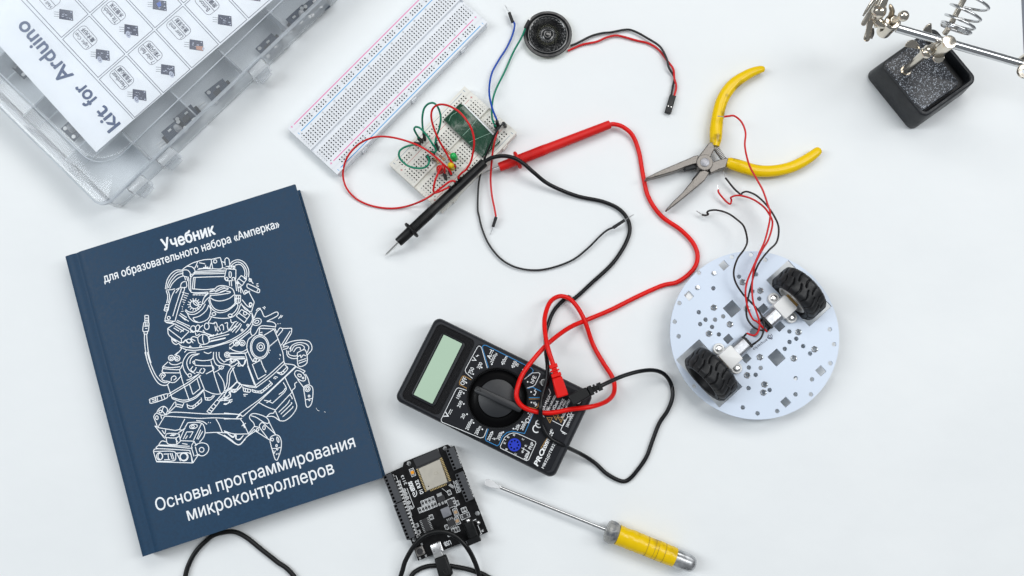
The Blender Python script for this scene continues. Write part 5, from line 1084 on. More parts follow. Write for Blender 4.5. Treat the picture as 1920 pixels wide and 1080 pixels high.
mb = MB().tube(rl.W([(*c26(1660, 293), .0075), (*c26(1730, 284), .0068), (1168, 238), (1186, 254, .004), (1198, 285, .0019), (1206, 330, .0019), (1216, 370), (1240, 405), (1275, 430), (1299, 455), (1308, 480, .0019), (1300, 505), (1272, 528, .0019)]
    + uW((760, 42), (640, 95, .0019), (500, 165), (380, 215, .004), (290, 255, .012), (200, 320, .024), (130, 390, .0285), (60, 480, .032), (30, 550, .034), (24, 610, .034), (55, 655, .032), (120, 680, .0285), (200, 686, .0278), (300, 668, .0278), (400, 655, .0275), (470, 632, .019), (510, 597, .010), (519, 550, .005), (505, 500, .003), (460, 430, .003), (410, 340, .0022), (370, 225, .0065), (330, 150, .0075), (285, 105, .0075), (235, 97, .009), (190, 130, .014), (165, 210, .022), (170, 300, .030), (186, 372, .034), (208, 440, ZW))), .0018, 14, 7)
mb.build('cable', 'cable_red', rl.o, smooth=60)
def plug(t, a, relief, b, z, col, wtop):
    A, R, B = t.L(*a, z), t.L(*relief, z), t.L(*b, z - .0015); d = (R - A)
    mb = MB()
    mb.bar(A, A + d * .30, wtop * .72, .0050); mb.bar(A + d * .30, A + d * .44, wtop * .46, .0040); mb.bar(A + d * .44, A + d * .56, wtop * .8, .0056); mb.bar(A + d * .56, A + d * .70, wtop * .5, .0044); mb.bar(A + d * .70, R, wtop * .86, .0062)
    mb.build('strain_relief', col, t.o, bevel=.0004)
    mb = MB(); mb.bar(R, B, wtop * .88, .0066, wtop * 1.06, .0100); mb.build('plug_body', col, t.o, bevel=.0010)
    C = B + (R - B).normalized() * .006
    mb = MB(); mb.lathe([(0, .0042), (.006, .0042), (.0064, .0019), (.0075, .0019)], (C.x, C.y, C.z - .003), (0, 0, -1), 20); mb.build('plug_stem', col, t.o)
plug(rl, m4(282, 178), m4(338, 362), m4(420, 640), .0345, 'probe_red2' if 'probe_red2' in M else 'cable_red', .0085)
kl_ = Thing('test_lead', 'black test lead with a black probe lying over the small breadboard', 'test probe', (850, 360), .008)
BZb = .0185
pk = probe(kl_, cM(258, 318), .0012, cM(335, 240), cM(338, 238), cM(418, 163), c5(1150, 935), c5(1552, 578), None or .0145, 'probe_black', .0037)
mb = MB().tube(kl_.W([(*c5(1535, 590), .0145), (*c5(1562, 568), .0147), *u5((1620, 540, .016), (1700, 530, .017), (1780, 547, .0165), (1850, 590), (1925, 655, .012)), (1030, 346, .006), (1080, 367, .0022), (1130, 378), (1163, 394), (1180, 420, .0018), (1176, 450), (1150, 492), (1110, 530), (1075, 561, .0018)]
    + uW((280, 100), (215, 165, .0018), (182, 240, .0022), (170, 300, .006), (172, 380, .020), (180, 450, .0275), (175, 520, .0278), (155, 590, .0290), (145, 660, .0318), (150, 740, .0285), (190, 810, .0275), (262, 852, .024), (350, 895, .008), (420, 940, .002), (480, 995, .0016), (550, 1031), (590, 1024), (632, 980), (680, 910, .0016), (710, 830), (745, 740), (790, 670), (813, 600), (803, 535, .003), (770, 490, .008), (720, 471), (650, 475, .022), (560, 500), (470, 540, .0335), (440, 556, .034))), .0016, 14, 7)
mb.build('cable', 'cable_black', kl_.o, smooth=60)
plug(kl_, m4(985, 490), m4(800, 570), m4(535, 705), .0345, 'probe_black', .0085)

# ================================================================== robot chassis
cR = CR(1240, 450, 3.086); cR2 = CR(1380, 460, 6.0); cR3 = CR(1240, 600, 6.0)
PZ1 = .016; PZ0 = .0144
w1o = cR3(455, 700); w2i = cR2(612, 640)
a_r = wang(cR(400, 675), cR(720, 385), .021)
rb = Thing('robot_chassis', 'round pale blue two wheeled robot chassis plate with motors, wheels and loose wires', 'robot', cR(540, 545), PZ1, a_r)
M['plate'] = mat('pale_blue_board', lin(210, 222, 238, .93), .4, var=.015, vscale=20)
M['tyre'] = mat('black_tyre_rubber', (.009, .0095, .011), .48, spec=.4, rvar=.08, vscale=300)
M['white_nylon'] = mat('white_nylon', (.74, .74, .73), .4, sss=.1)
RP = 489 / 3.086 * pxm(1415, 627, PZ1)
k = pxm(1415, 627, PZ1) / 3.086
loops = [circ(0, 0, RP, n=120)]
for x, y in ((409, 98), (520, 85), (602, 115), (218, 190), (105, 365), (78, 472), (101, 557), (190, 845), (472, 969), (557, 1003), (671, 990), (866, 893), (777, 893), (872, 806), (978, 713), (1000, 603), (975, 517), (778, 800), (627, 868), (505, 857), (575, 740), (507, 738), (546, 780), (715, 630), (742, 590), (821, 614), (861, 657), (781, 571), (741, 529), (567, 340), (548, 199), (450, 212), (301, 279), (217, 418), (256, 461), (225, 487), (294, 503), (311, 461), (358, 442), (333, 546), (527, 297)):
    loops.append(circ(*rb.L2(cR(x, y), PZ1), 13.2 * k, n=18))
nuts = ((472, 243), (574, 292), (305, 390), (398, 487), (277, 541), (572, 677), (498, 782), (599, 835), (592, 882), (768, 684), (889, 631), (795, 532), (497, 396))
for x, y in nuts: loops.append(circ(*rb.L2(cR(x, y), PZ1), 12 * k, n=18))
loops.append(circ(*rb.L2(cR(540, 535), PZ1), 27 * k, n=28))
for x, y, s, h in ((409, 398, 76, 76), (667, 680, 76, 76), (160, 322, 42, 46), (362, 147, 46, 46), (720, 938, 46, 46), (923, 757, 46, 48), (590, 397, 50, 44), (387, 572, 48, 42), (685, 500, 50, 44), (492, 685, 46, 42)):
    X, Y = rb.L2(cR(x, y), PZ1); loops.append(rrect(X, Y, s * k, h * k, 3 * k, 0 if s > 70 else math.radians(-9) * 0, 2))
for q in (((85, 695), (218, 572), (470, 850), (335, 968)), ((605, 228), (738, 118), (985, 385), (855, 502))):
    X, Y, w, h = rb.rect([cR(*p) for p in q], PZ1); loops.append(rrect(X, Y, w, h, 2 * k, 0, 2))
mb = MB().fill(loops, PZ0, PZ1); plate_o = mb.build('plate', 'plate', rb.o, smooth=30)
for x, y in nuts:
    X, Y = rb.L2(cR(x, y), PZ1 + .001); mb = MB(); a = circ(X, Y, 19.5 * k, n=6, a0=.2); b = circ(X, Y, 11.5 * k, n=6, a0=.2)
    n = 18; mb.layers([(circ(X, Y, 12 * k, n=24), PZ1 - .0012), ([(X + 19 * k * math.cos(2 * pi * i / 24) * (1 - .10 * abs(math.sin(3 * (2 * pi * i / 24)))), Y + 19 * k * math.sin(2 * pi * i / 24) * (1 - .10 * abs(math.sin(3 * (2 * pi * i / 24))))) for i in range(24)], PZ1 - .0009), ([(X + 19.5 * k * math.cos(2 * pi * i / 24) * (1 - .12 * abs(math.sin(3 * (2 * pi * i / 24)))), Y + 19.5 * k * math.sin(2 * pi * i / 24) * (1 - .12 * abs(math.sin(3 * (2 * pi * i / 24))))) for i in range(24)], PZ1 + .0006), (circ(X, Y, 15.5 * k, n=24), PZ1 + .0009), (circ(X, Y, 12.2 * k, n=24), PZ1 + .0006), (circ(X, Y, 12 * k, n=24), PZ1 - .0012)], False, False)
    mb.build('nut', 'tin', rb.o)
def screw(x, y, z, r, par):
    mb = MB(); mb.lathe([(-.001, r * .6), (0, r * .96), (.0007, r), (.0013, r * .75), (.0014, r * .4), (.0009, r * .35), (.0009, 0)], (x, y, z), (0, 0, 1), 20); mb.build('screw', 'tin', par)
for x, y in ((304, 192), (209, 275)): screw(*rb.L2(cR(x, y), PZ1), PZ1, 14 * k, rb.o)
mb = MB(); ln = wang(cR3(1200, 215), cR3(1040, 330), PZ1)
rb.txt(mb, 'amperka', cR3(1112, 275), 200 / 6, 42 / 6, PZ1 + .00008, math.degrees(ln), .0)
for r, a0, a1 in ((12, 0, 360), (28, -70, 170), (22, 60, 250)):
    pts = [cR3(1220 + r * math.cos(math.radians(a)), 184 + r * math.sin(math.radians(a))) for a in range(a0, a1 + 1, 15)]
    rb.rib(mb, pts, 1.0, PZ1 + .00008)
rb.rib(mb, [cR3(1240 + 9 * math.cos(a), 207 + 9 * math.sin(a)) for a in [i * pi / 8 for i in range(17)]], .9, PZ1 + .00008)
mb.build('plate_print', 'ink_dark', plate_o, smooth=0)
for px in ((1300, 560), (1500, 720)):                      # ball casters under the plate keep it level
    X, Y = rb.L2(px, PZ0); mb = MB(); mb.lathe([(.0001, .0003), (.0012, .003), (.004, .005), (.0075, .006), (.0143, .006)], (X, Y, 0), (0, 0, 1), 20); mb.build('caster', 'white_nylon', rb.o)
RW, HW, AZ = .0209, .0094, .0211
def wheel(cx, cy, inner):                                  # axle along local x; inner: +1 when the motor is on the +x side
    NA, NX, NT = 432, 24, 18; vs = []; fs = []
    for i in range(NX + 1):
        f = i / NX * 2 - 1; x = f * HW; e = max(0, abs(f) - .62) / .38; R = RW - .0036 * e ** 2.2
        for j in range(NA):
            th = 2 * pi * j / NA
            off = .42 * math.sin(f * pi * .8) + (.18 if f > 0 else -.18)
            ph = (th / (2 * pi) * NT + off) % 1.0; dgr = abs(ph - .5)
            g = max(0, 1 - dgr / .115); g = min(1, g * 1.8)
            if abs(f) > .93: g *= .3
            if abs(f) < .05: g *= .9
            ridge = .00025 * math.sin(pi * ((ph + .5) % 1.0))
            r = R - .0017 * g + ridge
            vs.append((cx + x, cy + r * math.cos(th), AZ + r * math.sin(th)))
    for i in range(NX):
        for j in range(NA): j2 = (j + 1) % NA; fs.append((i * NA + j, i * NA + j2, (i + 1) * NA + j2, (i + 1) * NA + j))
    mb = MB(); mb.add(vs, fs)
    rs = RW - .0036
    for s in (-1, 1):
        mb.lathe([(s * HW * .999, rs - .0003), (s * HW * 1.01, .0160), (s * HW * .98, .0140), (s * HW * .80, .0133), (s * HW * .1, .0131)], (cx, cy, AZ), (1, 0, 0), 64, cap=False)
    w = mb.build('wheel', 'tyre', rb.o, smooth=50)
    mb = MB(); s = inner
    mb.lathe([(-s * .0005, .0131), (-s * .0005, .0030)], (cx, cy, AZ), (1, 0, 0), 40, cap=False); mb.build('hub_disc', 'housing', w)
    mb = MB()
    mb.lathe([(s * .0010, .0129), (s * .0076, .0129), (s * .0076, .0112), (s * .0012, .0110)], (cx, cy, AZ), (1, 0, 0), 40, cap=False)
    for kk in range(5):
        a = 2 * pi * kk / 5 + .9; mb.bar((cx + s * .004, cy + .003 * math.cos(a), AZ + .003 * math.sin(a)), (cx + s * .004, cy + .0115 * math.cos(a), AZ + .0115 * math.sin(a)), .003, .004, up=(1, 0, 0))
    mb.lathe([(s * .0, .0035), (s * .008, .0035)], (cx, cy, AZ), (1, 0, 0), 20); mb.build('rim', 'white_nylon', w)
B1 = rb.L2(cR(402, 678), .027); B2 = rb.L2(cR(718, 387), .027)
yax = (B1[1] + B2[1]) / 2
w1c = rb.L(*w1o, AZ); w2c = rb.L(*w2i, AZ)
wheel(w1c.x + HW, B1[1], 1); wheel(w2c.x + HW, B2[1], -1)
for (bx, by), s in ((B1, 1), (B2, -1)):                    # s: which way the motor points
    xs = lambda d: bx + s * d
    mb = MB(); mb.rbox(xs(0), by, .0128, .0138, PZ1 + .0001, PZ1 + .0115, .001, .0008)
    for e in (-1, 1):
        c = (xs(-.0005), by + e * .0098); mb.layers([(rrect(c[0], c[1], .0088, .0086, .0042, 0, 6), PZ1 + .0001), (rrect(c[0], c[1], .0088, .0086, .0042, 0, 6), PZ1 + .0024), (rrect(c[0], c[1], .0080, .0078, .0038, 0, 6), PZ1 + .0030)])
    mb.build('motor_bracket', 'white_nylon', rb.o, smooth=35)
    for e in (-1, 1): screw(xs(-.0005), by + e * .0100, PZ1 + .0030, .0026, rb.o)
    mb = MB(); prof = []
    for a in range(0, 360, 10):
        c, q = math.cos(math.radians(a)), math.sin(math.radians(a)); prof.append((by + .0059 * max(-1, min(1, c)), PZ1 + .0052 + max(-.0050, min(.0049, .0060 * q))))
    n = len(prof); x0_, x1_ = xs(.0055), xs(.0170); vs = [(x0_, y, z) for y, z in prof] + [(x1_, y, z) for y, z in prof]
    mb.add(vs, [tuple(range(n)), tuple(range(2 * n - 1, n - 1, -1))] + [(i, (i + 1) % n, n + (i + 1) % n, n + i) for i in range(n)]); mt = mb.build('motor_can', mat('motor_steel', (.36, .37, .39), .34, .85, var=.2, vscale=300), rb.o)
    mb = MB(); mb.box(xs(.0180), by, .0020, .0108, PZ1 + .0003, PZ1 + .0098); mb.box(xs(.0192), by, .0008, .0060, PZ1 + .002, PZ1 + .0085); mb.build('motor_cap', 'housing', mt, bevel=.0008)
    mb = MB()
    for e in (-1, 1): mb.tube([(xs(.0185), by + e * .0042, PZ1 + .006), (xs(.0225), by + e * .0048, PZ1 + .0068)], .0008, 8, smooth=False)
    mb.build('terminal_sleeve', 'probe_black', mt)
    mb = MB(); mb.box(xs(-.0078), by, .0022, .0112, PZ1 + .0002, PZ1 + .0098)
    mb.build('gear_plate', 'brass', rb.o, bevel=.0003)
    mb = MB(); mb.lathe([(0, .0015), (.008, .0015)], (xs(-.0085), by, AZ), (-s, 0, 0), 12); mb.build('axle', 'steel', rb.o)
T1 = [(B1[0] + .0225, B1[1] + e * .0048) for e in (-1, 1)]; T2 = [(B2[0] - .0225, B2[1] + e * .0048) for e in (-1, 1)]
def rwire(lst, end, col, label):
    w = rb.W(lst); w.append(Vector((end[0], end[1], PZ1 + .0068)))
    mb = MB().tube(w, .00075, 10, 7); o = mb.build('motor_wire', 'wire_' + col, rb.o, smooth=60); o['label'] = label; return o, w
def bare(o, a, za, b, zb):
    mb = MB().tube([rb.L(*a, za), rb.L(*b, zb)], .0004, 8, smooth=False); mb.build('bare_end', 'tin', o)
uR, uP = up(cR), up(cp)
o, w = rwire(uP((452, 1005, .004), (476, 1009, .004), (492, 1002, .005), (484, 992, .006), (500, 980, .007), (545, 977, .010), (612, 996), (670, 1035, .018), (714, 1080)) + uR((497, 0, .026), (482, 50), (440, 110, .030), (419, 182), (430, 245, .026), (470, 310), (520, 362, .024), (570, 420), (595, 490, .0245), (580, 560), (545, 594, .0235)), T1[0], 'brown', 'dark wire curling to a bare end left of the others')
bare(o, cp(454, 1005), .004, cp(418, 982), .004)
o, w = rwire(uP((590, 395, .0175), (620, 391), (656, 391, .019), (700, 430, .021), (724, 495), (720, 580, .022), (745, 690, .024), (790, 778), (830, 850, .026), (858, 930), (878, 1010, .028)) + uR((602, -6, .030), (565, 80), (530, 160, .031), (497, 240), (487, 310, .029), (500, 390), (528, 455, .026), (558, 476)), T2[0], 'red', 'longest red wire, its end lying on the upper yellow handle')
bare(o, cp(592, 395), .0175, cp(550, 391), .0160)
o, w = rwire(uP((553, 848, .006), (560, 872), (600, 920, .004), (628, 938, .004), (636, 915, .005), (634, 897, .007), (680, 885, .010), (760, 905), (830, 950, .016), (870, 1000), (892, 1060, .024)) + uR((620, -4, .026), (582, 60), (545, 135, .0285), (530, 205), (525, 290, .027), (532, 360), (552, 420, .026), (568, 480), (560, 530, .025), (535, 552)), T1[1], 'red', 'short red wire bent into a hook below the pliers')
bare(o, cp(553, 850), .006, cp(550, 822), .0065)
o, w = rwire(uP((598, 775, .006), (650, 840, .004), (680, 868), (696, 880, .004), (706, 868, .006), (735, 862, .009), (790, 885), (850, 940, .016), (900, 1010), (930, 1085, .022)) + uR((668, 10, .024), (620, 62), (570, 125, .0275), (540, 190), (520, 262, .025), (503, 330), (491, 400, .024), (500, 460), (540, 508, .023), (592, 522)), T2[1], 'brown', 'dark wire whose bare end points at the lower yellow handle')
bare(o, cp(600, 777), .006, cp(585, 735), .007)

# ================================================================== microcontroller board
cE = CR(700, 820, 4.154); cF = CR(700, 880, 5.4)
EZ0, EZ = .0032, .0048
a_e = wang(cE(95, 290), cE(632, 65), EZ)
ec = Thing('microcontroller_board', 'black microcontroller board with a metal radio shield, pin headers and a plugged in cable', 'circuit board', cE(490, 510), EZ, a_e)
M['pcb'] = mat('black_solder_mask', (.0025, .0025, .003), .38, spec=.2, rvar=.08, vscale=200)
M['antenna'] = mat('dark_grey_antenna', (.014, .015, .018), .5)
M['shield'] = mat('radio_shield_metal', (.62, .58, .50), .34, .85, var=.05, vscale=250)
M['gold'] = mat('gold_pads', (.72, .55, .26), .35, .9)
M['header'] = mat('dark_grey_header', (.040, .043, .049), .5, var=.08, vscale=500)
M['tan_cap'] = mat('tan_capacitor', lin(172, 142, 108), .5); M['orange_led'] = mat('amber_led', lin(240, 160, 20), .3, sss=.2)
M['grey_coil'] = mat('grey_inductor', lin(118, 120, 126), .45); M['chip'] = mat('black_chip', (.012, .012, .014), .5)
ke = pxm(810, 940, EZ) / 4.154
eL = lambda x, y, z=EZ: ec.L2(cE(x, y), z)
fL = lambda x, y, z=EZ: ec.L2(cF(x, y), z)
outl = [eL(*p) for p in ((95, 290), (228, 228), (236, 196), (250, 187), (568, 58), (580, 56), (606, 79), (630, 64), (893, 738), (350, 962), (290, 798), (262, 800))]
holes = [circ(*eL(*p), r * ke, n=20) for p, r in (((277, 205), 18), ((558, 88), 17), ((318, 797), 17), ((810, 592), 18))]
mb = MB().fill([outl] + holes, EZ0, EZ); bd = mb.build('circuit_board', 'pcb', ec.o)
mb = MB()
for h in holes: mb.layers([(h, EZ0 - .00004), (circ(sum(p[0] for p in h) / 20, sum(p[1] for p in h) / 20, 19 * ke, n=20), EZ0 - .00004)], False, False)
def ebox(mb, x, y, w, h, z0, z1, c=eL, s=ke, da=0.): X, Y = c(x, y, z1); mb.box(X, Y, w * s, h * s, z0, z1, da)
mb = MB(); q = [eL(*p) for p in ((310, 172), (500, 90), (532, 152), (340, 236))]; mb.prism(q, EZ, EZ + .0008); mb.prism([eL(*p) for p in ((330, 236), (530, 150), (604, 350), (412, 428))], EZ, EZ + .0008); wm = mb.build('radio_module', 'antenna', ec.o)
mb = MB(); q = [eL(*p, EZ + .003) for p in ((350, 244), (518, 168), (580, 350), (416, 418))]; qc = [sum(p[i] for p in q) / 4 for i in (0, 1)]
mb.layers([(q, EZ + .0008), (q, EZ + .0027), ([(qc[0] + (x - qc[0]) * .975, qc[1] + (y - qc[1]) * .975) for x, y in q], EZ + .0030)]); sh = mb.build('shield_can', 'shield', wm)
mb = MB(); mb.sheet(circ(*eL(430, 382, EZ + .003), 5 * ke, n=10), EZ + .00305); mb.build('index_dot', 'chip', sh)
mb = MB(); ec.txt(mb, 'CE', cE(490, 278), 9, 6, EZ + .00306, math.degrees(a_e))
mb.build('engraving', mat('faint_engraving', (.50, .46, .38), .4, .7), sh, smooth=0)
mb = MB()
def row(p, q, n, w, h, z0, z1, mbb=mb):
    for i in range(n):
        f = i / (n - 1); ebox(mbb, p[0] + (q[0] - p[0]) * f, p[1] + (q[1] - p[1]) * f, w, h, z0, z1)
row((342, 250), (408, 418), 15, 14, 7, EZ, EZ + .0009); row((528, 164), (596, 336), 15, 18, 7, EZ, EZ + .0009); row((448, 412), (566, 366), 11, 7, 14, EZ, EZ + .0009); mb.build('gold_pad', 'gold', wm)
def header(x, y, ln, w, holesx, npins):
    X, Y = eL(x, y, EZ + .0075); mb = MB(); W_, L_ = w * ke, ln * ke; z1 = EZ + .0080
    hx = X + holesx * W_ * .28; hw = W_ * .15; ys = [Y + L_ * ((i + .5) / npins - .5) for i in range(npins)]; hh_ = L_ / npins * .30
    loops = [rrect(X, Y, W_, L_, .0003, 0, 1)] + [[(hx - hw, yy - hh_), (hx + hw, yy - hh_), (hx + hw, yy + hh_), (hx - hw, yy + hh_)] for yy in ys]
    mb.fill(loops, EZ + .001, z1); o = mb.build('pin_header', 'header', ec.o)
    mb = MB().box(hx, Y, hw * 2.4, L_ * .97, EZ, EZ + .0012); mb.build('socket_floor', 'chip', o)
header(148, 398, 226, 66, -1, 8); header(240, 650, 282, 66, -1, 10); header(624, 166, 170, 64, -1, 6); header(708, 384, 226, 64, -1, 8)
silk = MB()
SZ = EZ + .00006
def esl(w, *ls):
    for l in ls: ec.rib(silk, [cE(*p) for p in l], w, SZ)
def wavy(p, q, n, amp, w=1.1):
    d = (q[0] - p[0], q[1] - p[1]); L_ = math.hypot(*d); nn = (-d[1] / L_, d[0] / L_); pts = []
    for i in range(n * 6 + 1):
        f = i / (n * 6); s = amp * abs(math.sin(pi * f * n)); pts.append(cE(p[0] + d[0] * f + nn[0] * s, p[1] + d[1] * f + nn[1] * s))
    ec.rib(silk, pts, w, SZ)
wavy((196, 492), (148, 288), 8, 10); wavy((316, 775), (222, 512), 10, 10); wavy((642, 88), (678, 238), 6, -12); wavy((708, 262), (774, 472), 8, -12)
esl(1.2, [(176, 298), (188, 330)], [(500, 90), (522, 150)], [(800, 650), (842, 752)], [(775, 650), (800, 638)], [(832, 756), (846, 750)])
for p, q, n in (((188, 345), (238, 500), 7), ((238, 520), (322, 748), 10)):   # pin name strip: white blocks
    for i in range(n):
        f = i / (n - 1); x, y = p[0] + (q[0] - p[0]) * f, p[1] + (q[1] - p[1]) * f
        esl(2.6, [(x - 8, y + 4), (x + 14, y - 5)]); esl(.7, [(x + 18, y - 14), (x + 24, y + 8)])
esl(1.0, [(178, 305), (250, 498), (318, 690), (330, 740)], [(205, 345), (262, 505), (300, 610)])
def ering(x, y, r, w=1.2): ec.rib(silk, [cE(x + r * math.cos(a), y + r * math.sin(a)) for a in [i * pi / 8 for i in range(17)]], w, SZ)
for x, y in ((648, 351), (659, 380), (669, 408)): ering(x, y, 13); ering(x, y, 4, .9)
for x, y in ((240, 413), (251, 441), (263, 471), (276, 508), (290, 546)): ering(x, y, 12); ering(x, y, 4, .9)
esl(.9, [(622, 340), (650, 432)], [(650, 432), (680, 424)], [(262, 395), (318, 545)], [(300, 560), (318, 545)])
for b, x, y, ln, ht, w in (('D1', 373, 424, 7, 6.5, 113), ('R32', 347, 364, 15, 7, 113), ('USB', 578, 825, 13, 8, 200), ('2113', 238, 332, 18, 5, 113), ('emos', 298, 382, 18, 8, 113), ('R', 850, 726, 4, 4, 113)):
    ec.txt(silk, b, cE(x, y), ln, ht, SZ, w, .02)
ec.rib(silk, [cE(*p) for p in ((332, 415), (338, 440), (325, 462), (312, 452), (322, 440), (312, 428), (305, 445))], 1.3, SZ, False, 4)
for d in range(4): esl(.5, [(585 + 4 * d, 372 - 4 * d), (622 + 4 * d, 398 - 4 * d)]); esl(.5, [(535 + 5 * d, 405 + 4 * d - 8), (566 + 5 * d, 430 + 4 * d - 8)]); 
chipm, capm, tinm, resm = MB(), MB(), MB(), MB()
parts = []
def smd(x, y, w, h, col='r', fr=True):
    X, Y = eL(x, y)
    if fr: silk.ribbon(rrect(X, Y, w * ke, h * ke, 2 * ke, 0, 2), 3.2 * ke, SZ, True)
    v = h > w; iw, ih = (w * .62, h * .74) if v else (w * .74, h * .62)
    for e in (-1, 1):
        dx, dy = (0, e * ih * .36) if v else (e * iw * .36, 0)
        tinm.box(X + dx * ke, Y + dy * ke, (iw if v else iw * .26) * ke, (ih * .26 if v else ih) * ke, EZ, EZ + .0005)
    parts.append((X, Y, (iw if v else iw * .46) * ke, (ih * .46 if v else ih) * ke, col))
for x, y in ((385, 513), (410, 503), (437, 492), (465, 481), (363, 568), (388, 559), (412, 550), (435, 541), (460, 531), (482, 521)): smd(x, y, 23, 38)
for x, y, w, h in ((592, 430, 26, 36), (623, 484, 22, 30), (655, 511, 22, 34), (637, 527, 20, 28), (697, 567, 20, 34), (717, 560, 20, 34), (571, 700, 24, 36), (622, 727, 20, 36), (642, 721, 20, 36), (661, 714, 20, 36), (592, 762, 24, 18), (333, 688, 36, 26), (352, 738, 30, 24), (350, 768, 26, 18), (452, 622, 28, 34)): smd(x, y, w, h)
for x, y in ((642, 582), (654, 650)): smd(x, y, 34, 56, 't')
smd(714, 612, 72, 38, 'c'); smd(305, 273, 34, 60, 'o')
for x, y, w, h in ((603, 512, 36, 50),): X, Y = eL(x, y); chipm.box(X, Y, w * ke, h * ke, EZ, EZ + .0014); silk.ribbon(rrect(X, Y, w * 1.35 * ke, h * 1.3 * ke, 2 * ke, 0, 2), 3 * ke, SZ, True)
def ic(x, y, w, h, n, side, zh, name='chip', tab=False):
    X, Y = eL(x, y, EZ + zh); mb = MB(); mb.box(X, Y, w * ke, h * ke, EZ + .0002, EZ + zh); o = mb.build(name, 'chip', ec.o, bevel=.0002)
    mb = MB()
    for e in (-1, 1):
        for i in range(n):
            f = (i + .5) / n - .5
            if side == 'x': mb.box(X + e * (w / 2 + 8) * ke, Y + f * h * ke, 17 * ke, h / n * .5 * ke, EZ, EZ + .0005)
            else: mb.box(X + f * w * ke, Y + e * (h / 2 + 8) * ke, w / n * .5 * ke, 17 * ke, EZ, EZ + .0005)
    mb.build('leg', 'tin', o)
ic(412, 684, 44, 104, 8, 'x', .0016); ic(605, 667, 54, 46, 4, 'y', .0016)
mb = MB(); X, Y = eL(527, 478, EZ + .0016); mb.box(X, Y, 62 * ke, 42 * ke, EZ + .0001, EZ + .0016); rg = mb.build('regulator', 'chip', ec.o, bevel=.0002)
mb = MB(); X, Y = eL(514, 447, EZ + .001); mb.box(X, Y, 40 * ke, 24 * ke, EZ, EZ + .0010)
for x, y in ((515, 521), (540, 511), (562, 502)): X, Y = eL(x, y); mb.box(X, Y, 17 * ke, 22 * ke, EZ, EZ + .0006)
mb.build('regulator_tab', 'tin', rg)
mb = MB(); X, Y = eL(566, 583, EZ + .0028); mb.rbox(X, Y, 70 * ke, 72 * ke, EZ, EZ + .0030, 6 * ke, .0003); mb.build('inductor', 'grey_coil', ec.o)
for tx, m_, nm in (('r', 'chip', 'resistor_chip'), ('t', 'tan_cap', 'capacitor'), ('o', 'orange_led', 'power_light'), ('c', 'chip', 'diode')):
    for X, Y, w, h, c in parts:
        if c == tx: mb = MB(); mb.box(X, Y, w * 1.15, h * 1.15, EZ + .0001, EZ + (.0006 if c == 'r' else .0014)); mb.build(nm, m_, ec.o)
chipm.build('chip', 'chip', ec.o, bevel=.0002); tinm.build('solder_pads', 'tin', bd); silk.build('silkscreen', 'white_print', bd, smooth=0)
mb = MB(); X, Y = eL(755, 722, EZ + .008); mb.layers([(rrect(X, Y, 78 * ke, 120 * ke, 4 * ke, 0, 5), EZ + .0001), (rrect(X, Y, 78 * ke, 120 * ke, 4 * ke, 0, 5), EZ + .0060), (rrect(X, Y, 66 * ke, 120 * ke, 4 * ke, 0, 5), EZ + .0082), (rrect(X, Y, 40 * ke, 118 * ke, 4 * ke, 0, 5), EZ + .0094)])
X, Y = eL(782, 802, EZ + .006); mb.box(X, Y, 104 * ke, 44 * ke, EZ + .0001, EZ + .0086); mb.build('power_jack', 'probe_black', ec.o, smooth=30)
mb = MB()
for x, y, r in ((740, 650, 21), (816, 664, 19)): mb.lathe([(0, r * ke), (.0005, r * .9 * ke), (.0012, r * .4 * ke), (.0013, 0)], (*eL(x, y), EZ), (0, 0, 1), 16)
mb.build('solder_joint', 'tin', ec.o)
mb = MB(); X, Y = eL(362, 888, EZ + .003); mb.rbox(X, Y, 66 * ke, 66 * ke, EZ + .0002, EZ + .0030, 5 * ke, .0003); bt = mb.build('reset_button', mat('button_metal', (.22, .21, .20), .4, .7), ec.o)
mb = MB().cyl(X, Y, 24 * ke, EZ + .0030, EZ + .0038, 24); mb.build('button_cap', 'chip', bt)
mb = MB()
for x, y in ((378, 832), (410, 922), (364, 942), (322, 862)): X, Y = eL(x, y); mb.box(X, Y, 14 * ke, 18 * ke, EZ, EZ + .0006)
mb.build('leg', 'tin', bt)
a_u = wang(cE(470, 800), cE(512, 925), EZ) ; X, Y = eL(494, 864, EZ + .0027)
mb = MB(); mb.rbox(X, Y, 84 * ke, 78 * ke, EZ + .0001, EZ + .0028, 4 * ke, .0003); up_ = mb.build('usb_port', mat('port_shell', (.74, .74, .74), .3, .9), ec.o)
mb = MB()
for x, y in ((472, 882), (520, 862)): mb.ribbon(circ(*eL(x, y, EZ + .003), 6 * ke, 9 * ke, 12), 2 * ke, EZ + .00288, True)
for x, y in ((462, 832), (478, 826), (498, 818), (512, 812)): ebox(mb, x, y, 8, 14, EZ + .0028, EZ + .0029)
mb.build('port_slot', 'chip', up_)

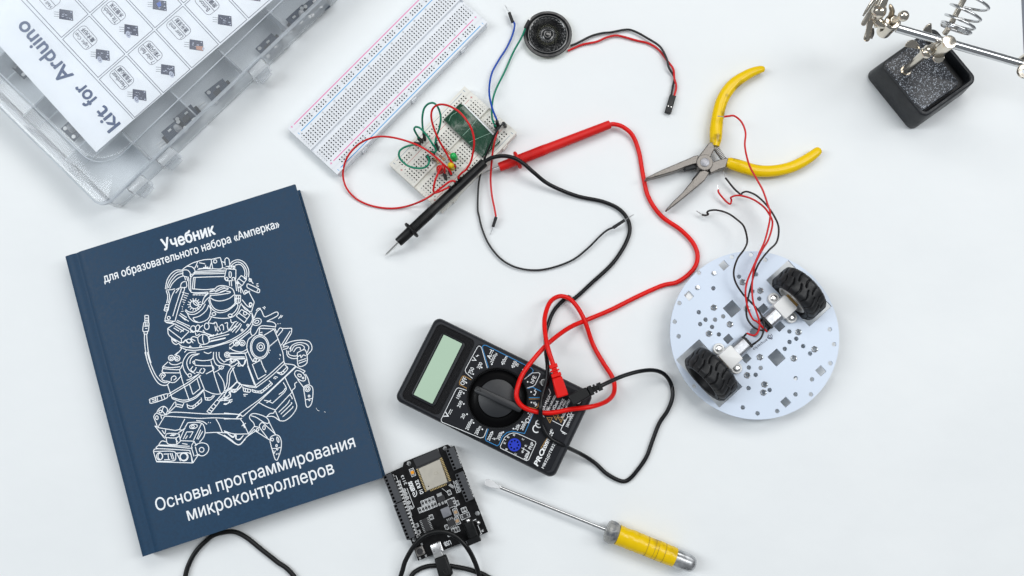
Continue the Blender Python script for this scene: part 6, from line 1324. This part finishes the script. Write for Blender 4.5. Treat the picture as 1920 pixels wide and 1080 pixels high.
# ================================================================== black data cable
uE, uF = up(cE), up(cF)
us = Thing('usb_cable', 'black data cable plugged into the microcontroller board, looping past the bottom edge of the photo', 'cable', cE(545, 1000), .006)
a, b, c_ = us.L(*cF(655, 865), .0066), us.L(*cF(672, 920), .0066), us.L(*cF(740, 1110), .0062)
mb = MB(); mb.bar(us.L(*cF(648, 842), .0066), us.L(*cF(668, 905), .0066), 88 / 5.4 * pxm(830, 1050, .007), .0020); mb.build('plug_metal', 'tin', us.o, bevel=.0003)
mb = MB(); kf = pxm(830, 1060, .008) / 5.4
A = us.L(*cF(676, 880), .0066); Bq = us.L(*cF(742, 1085), .0066); Cq = us.L(*cF(764, 1150), .0066)
mb.bar(A, Bq, 124 * kf, .0066, 146 * kf, .0078); mb.build('plug_shell', 'probe_black', us.o, bevel=.0012)
mb = MB(); mb.bar(Bq, Cq, 100 * kf, .006, 60 * kf, .005); mb.build('strain_relief', 'probe_black', us.o, bevel=.001)
mb = MB(); q = [us.L(*cF(x, y), .0105) for x, y in ((705, 1015), (735, 1005), (748, 1035), (745, 1062), (725, 1058), (710, 1040))]; mb.tube(q + [q[0]], .00025, 6, 4); mb.build('plug_emblem', 'housing', us.o)
mb = MB(); mb.tube(us.W([(*cF(764, 1150), .0066), (848, 1115, .006), (856, 1180, .004), (810, 1240, .002), (745, 1210, .002), (738, 1130, .003)] + uE((205, 1110, .005), (226, 1040, .0065), (252, 958, .0085), (315, 850, .0120), (395, 768, .0150), (478, 737, .0155), (560, 737, .0155), (650, 775, .0155), (730, 858, .0150), (788, 965, .010), (824, 1075, .0065)) + [(903, 1110, .005), (900, 1160, .0024), (850, 1190, .0060), (785, 1160, .0019), (766, 1105, .0019)] + uE((298, 1078, .0019), (350, 1032), (420, 1005, .0017), (490, 1000), (560, 1000, .0017), (620, 1005), (720, 1024, .0019), (800, 1048), (880, 1080, .0019))
    + [(960, 1112, .0019), (985, 1180), (900, 1270), (740, 1290), (620, 1180), (551, 1080, .0019), (519, 1053), (490, 1030), (461, 1007), (439, 997, .0018), (420, 998, .0018), (402, 1003), (389, 1012), (369, 1032), (355, 1056), (347, 1085, .0019), (342, 1150), (352, 1240, .0019)]), .0018, 14, 7)
mb.build('cable', 'probe_black', us.o, smooth=60)

SC.cycles.max_bounces = 10; SC.cycles.transparent_max_bounces = 24
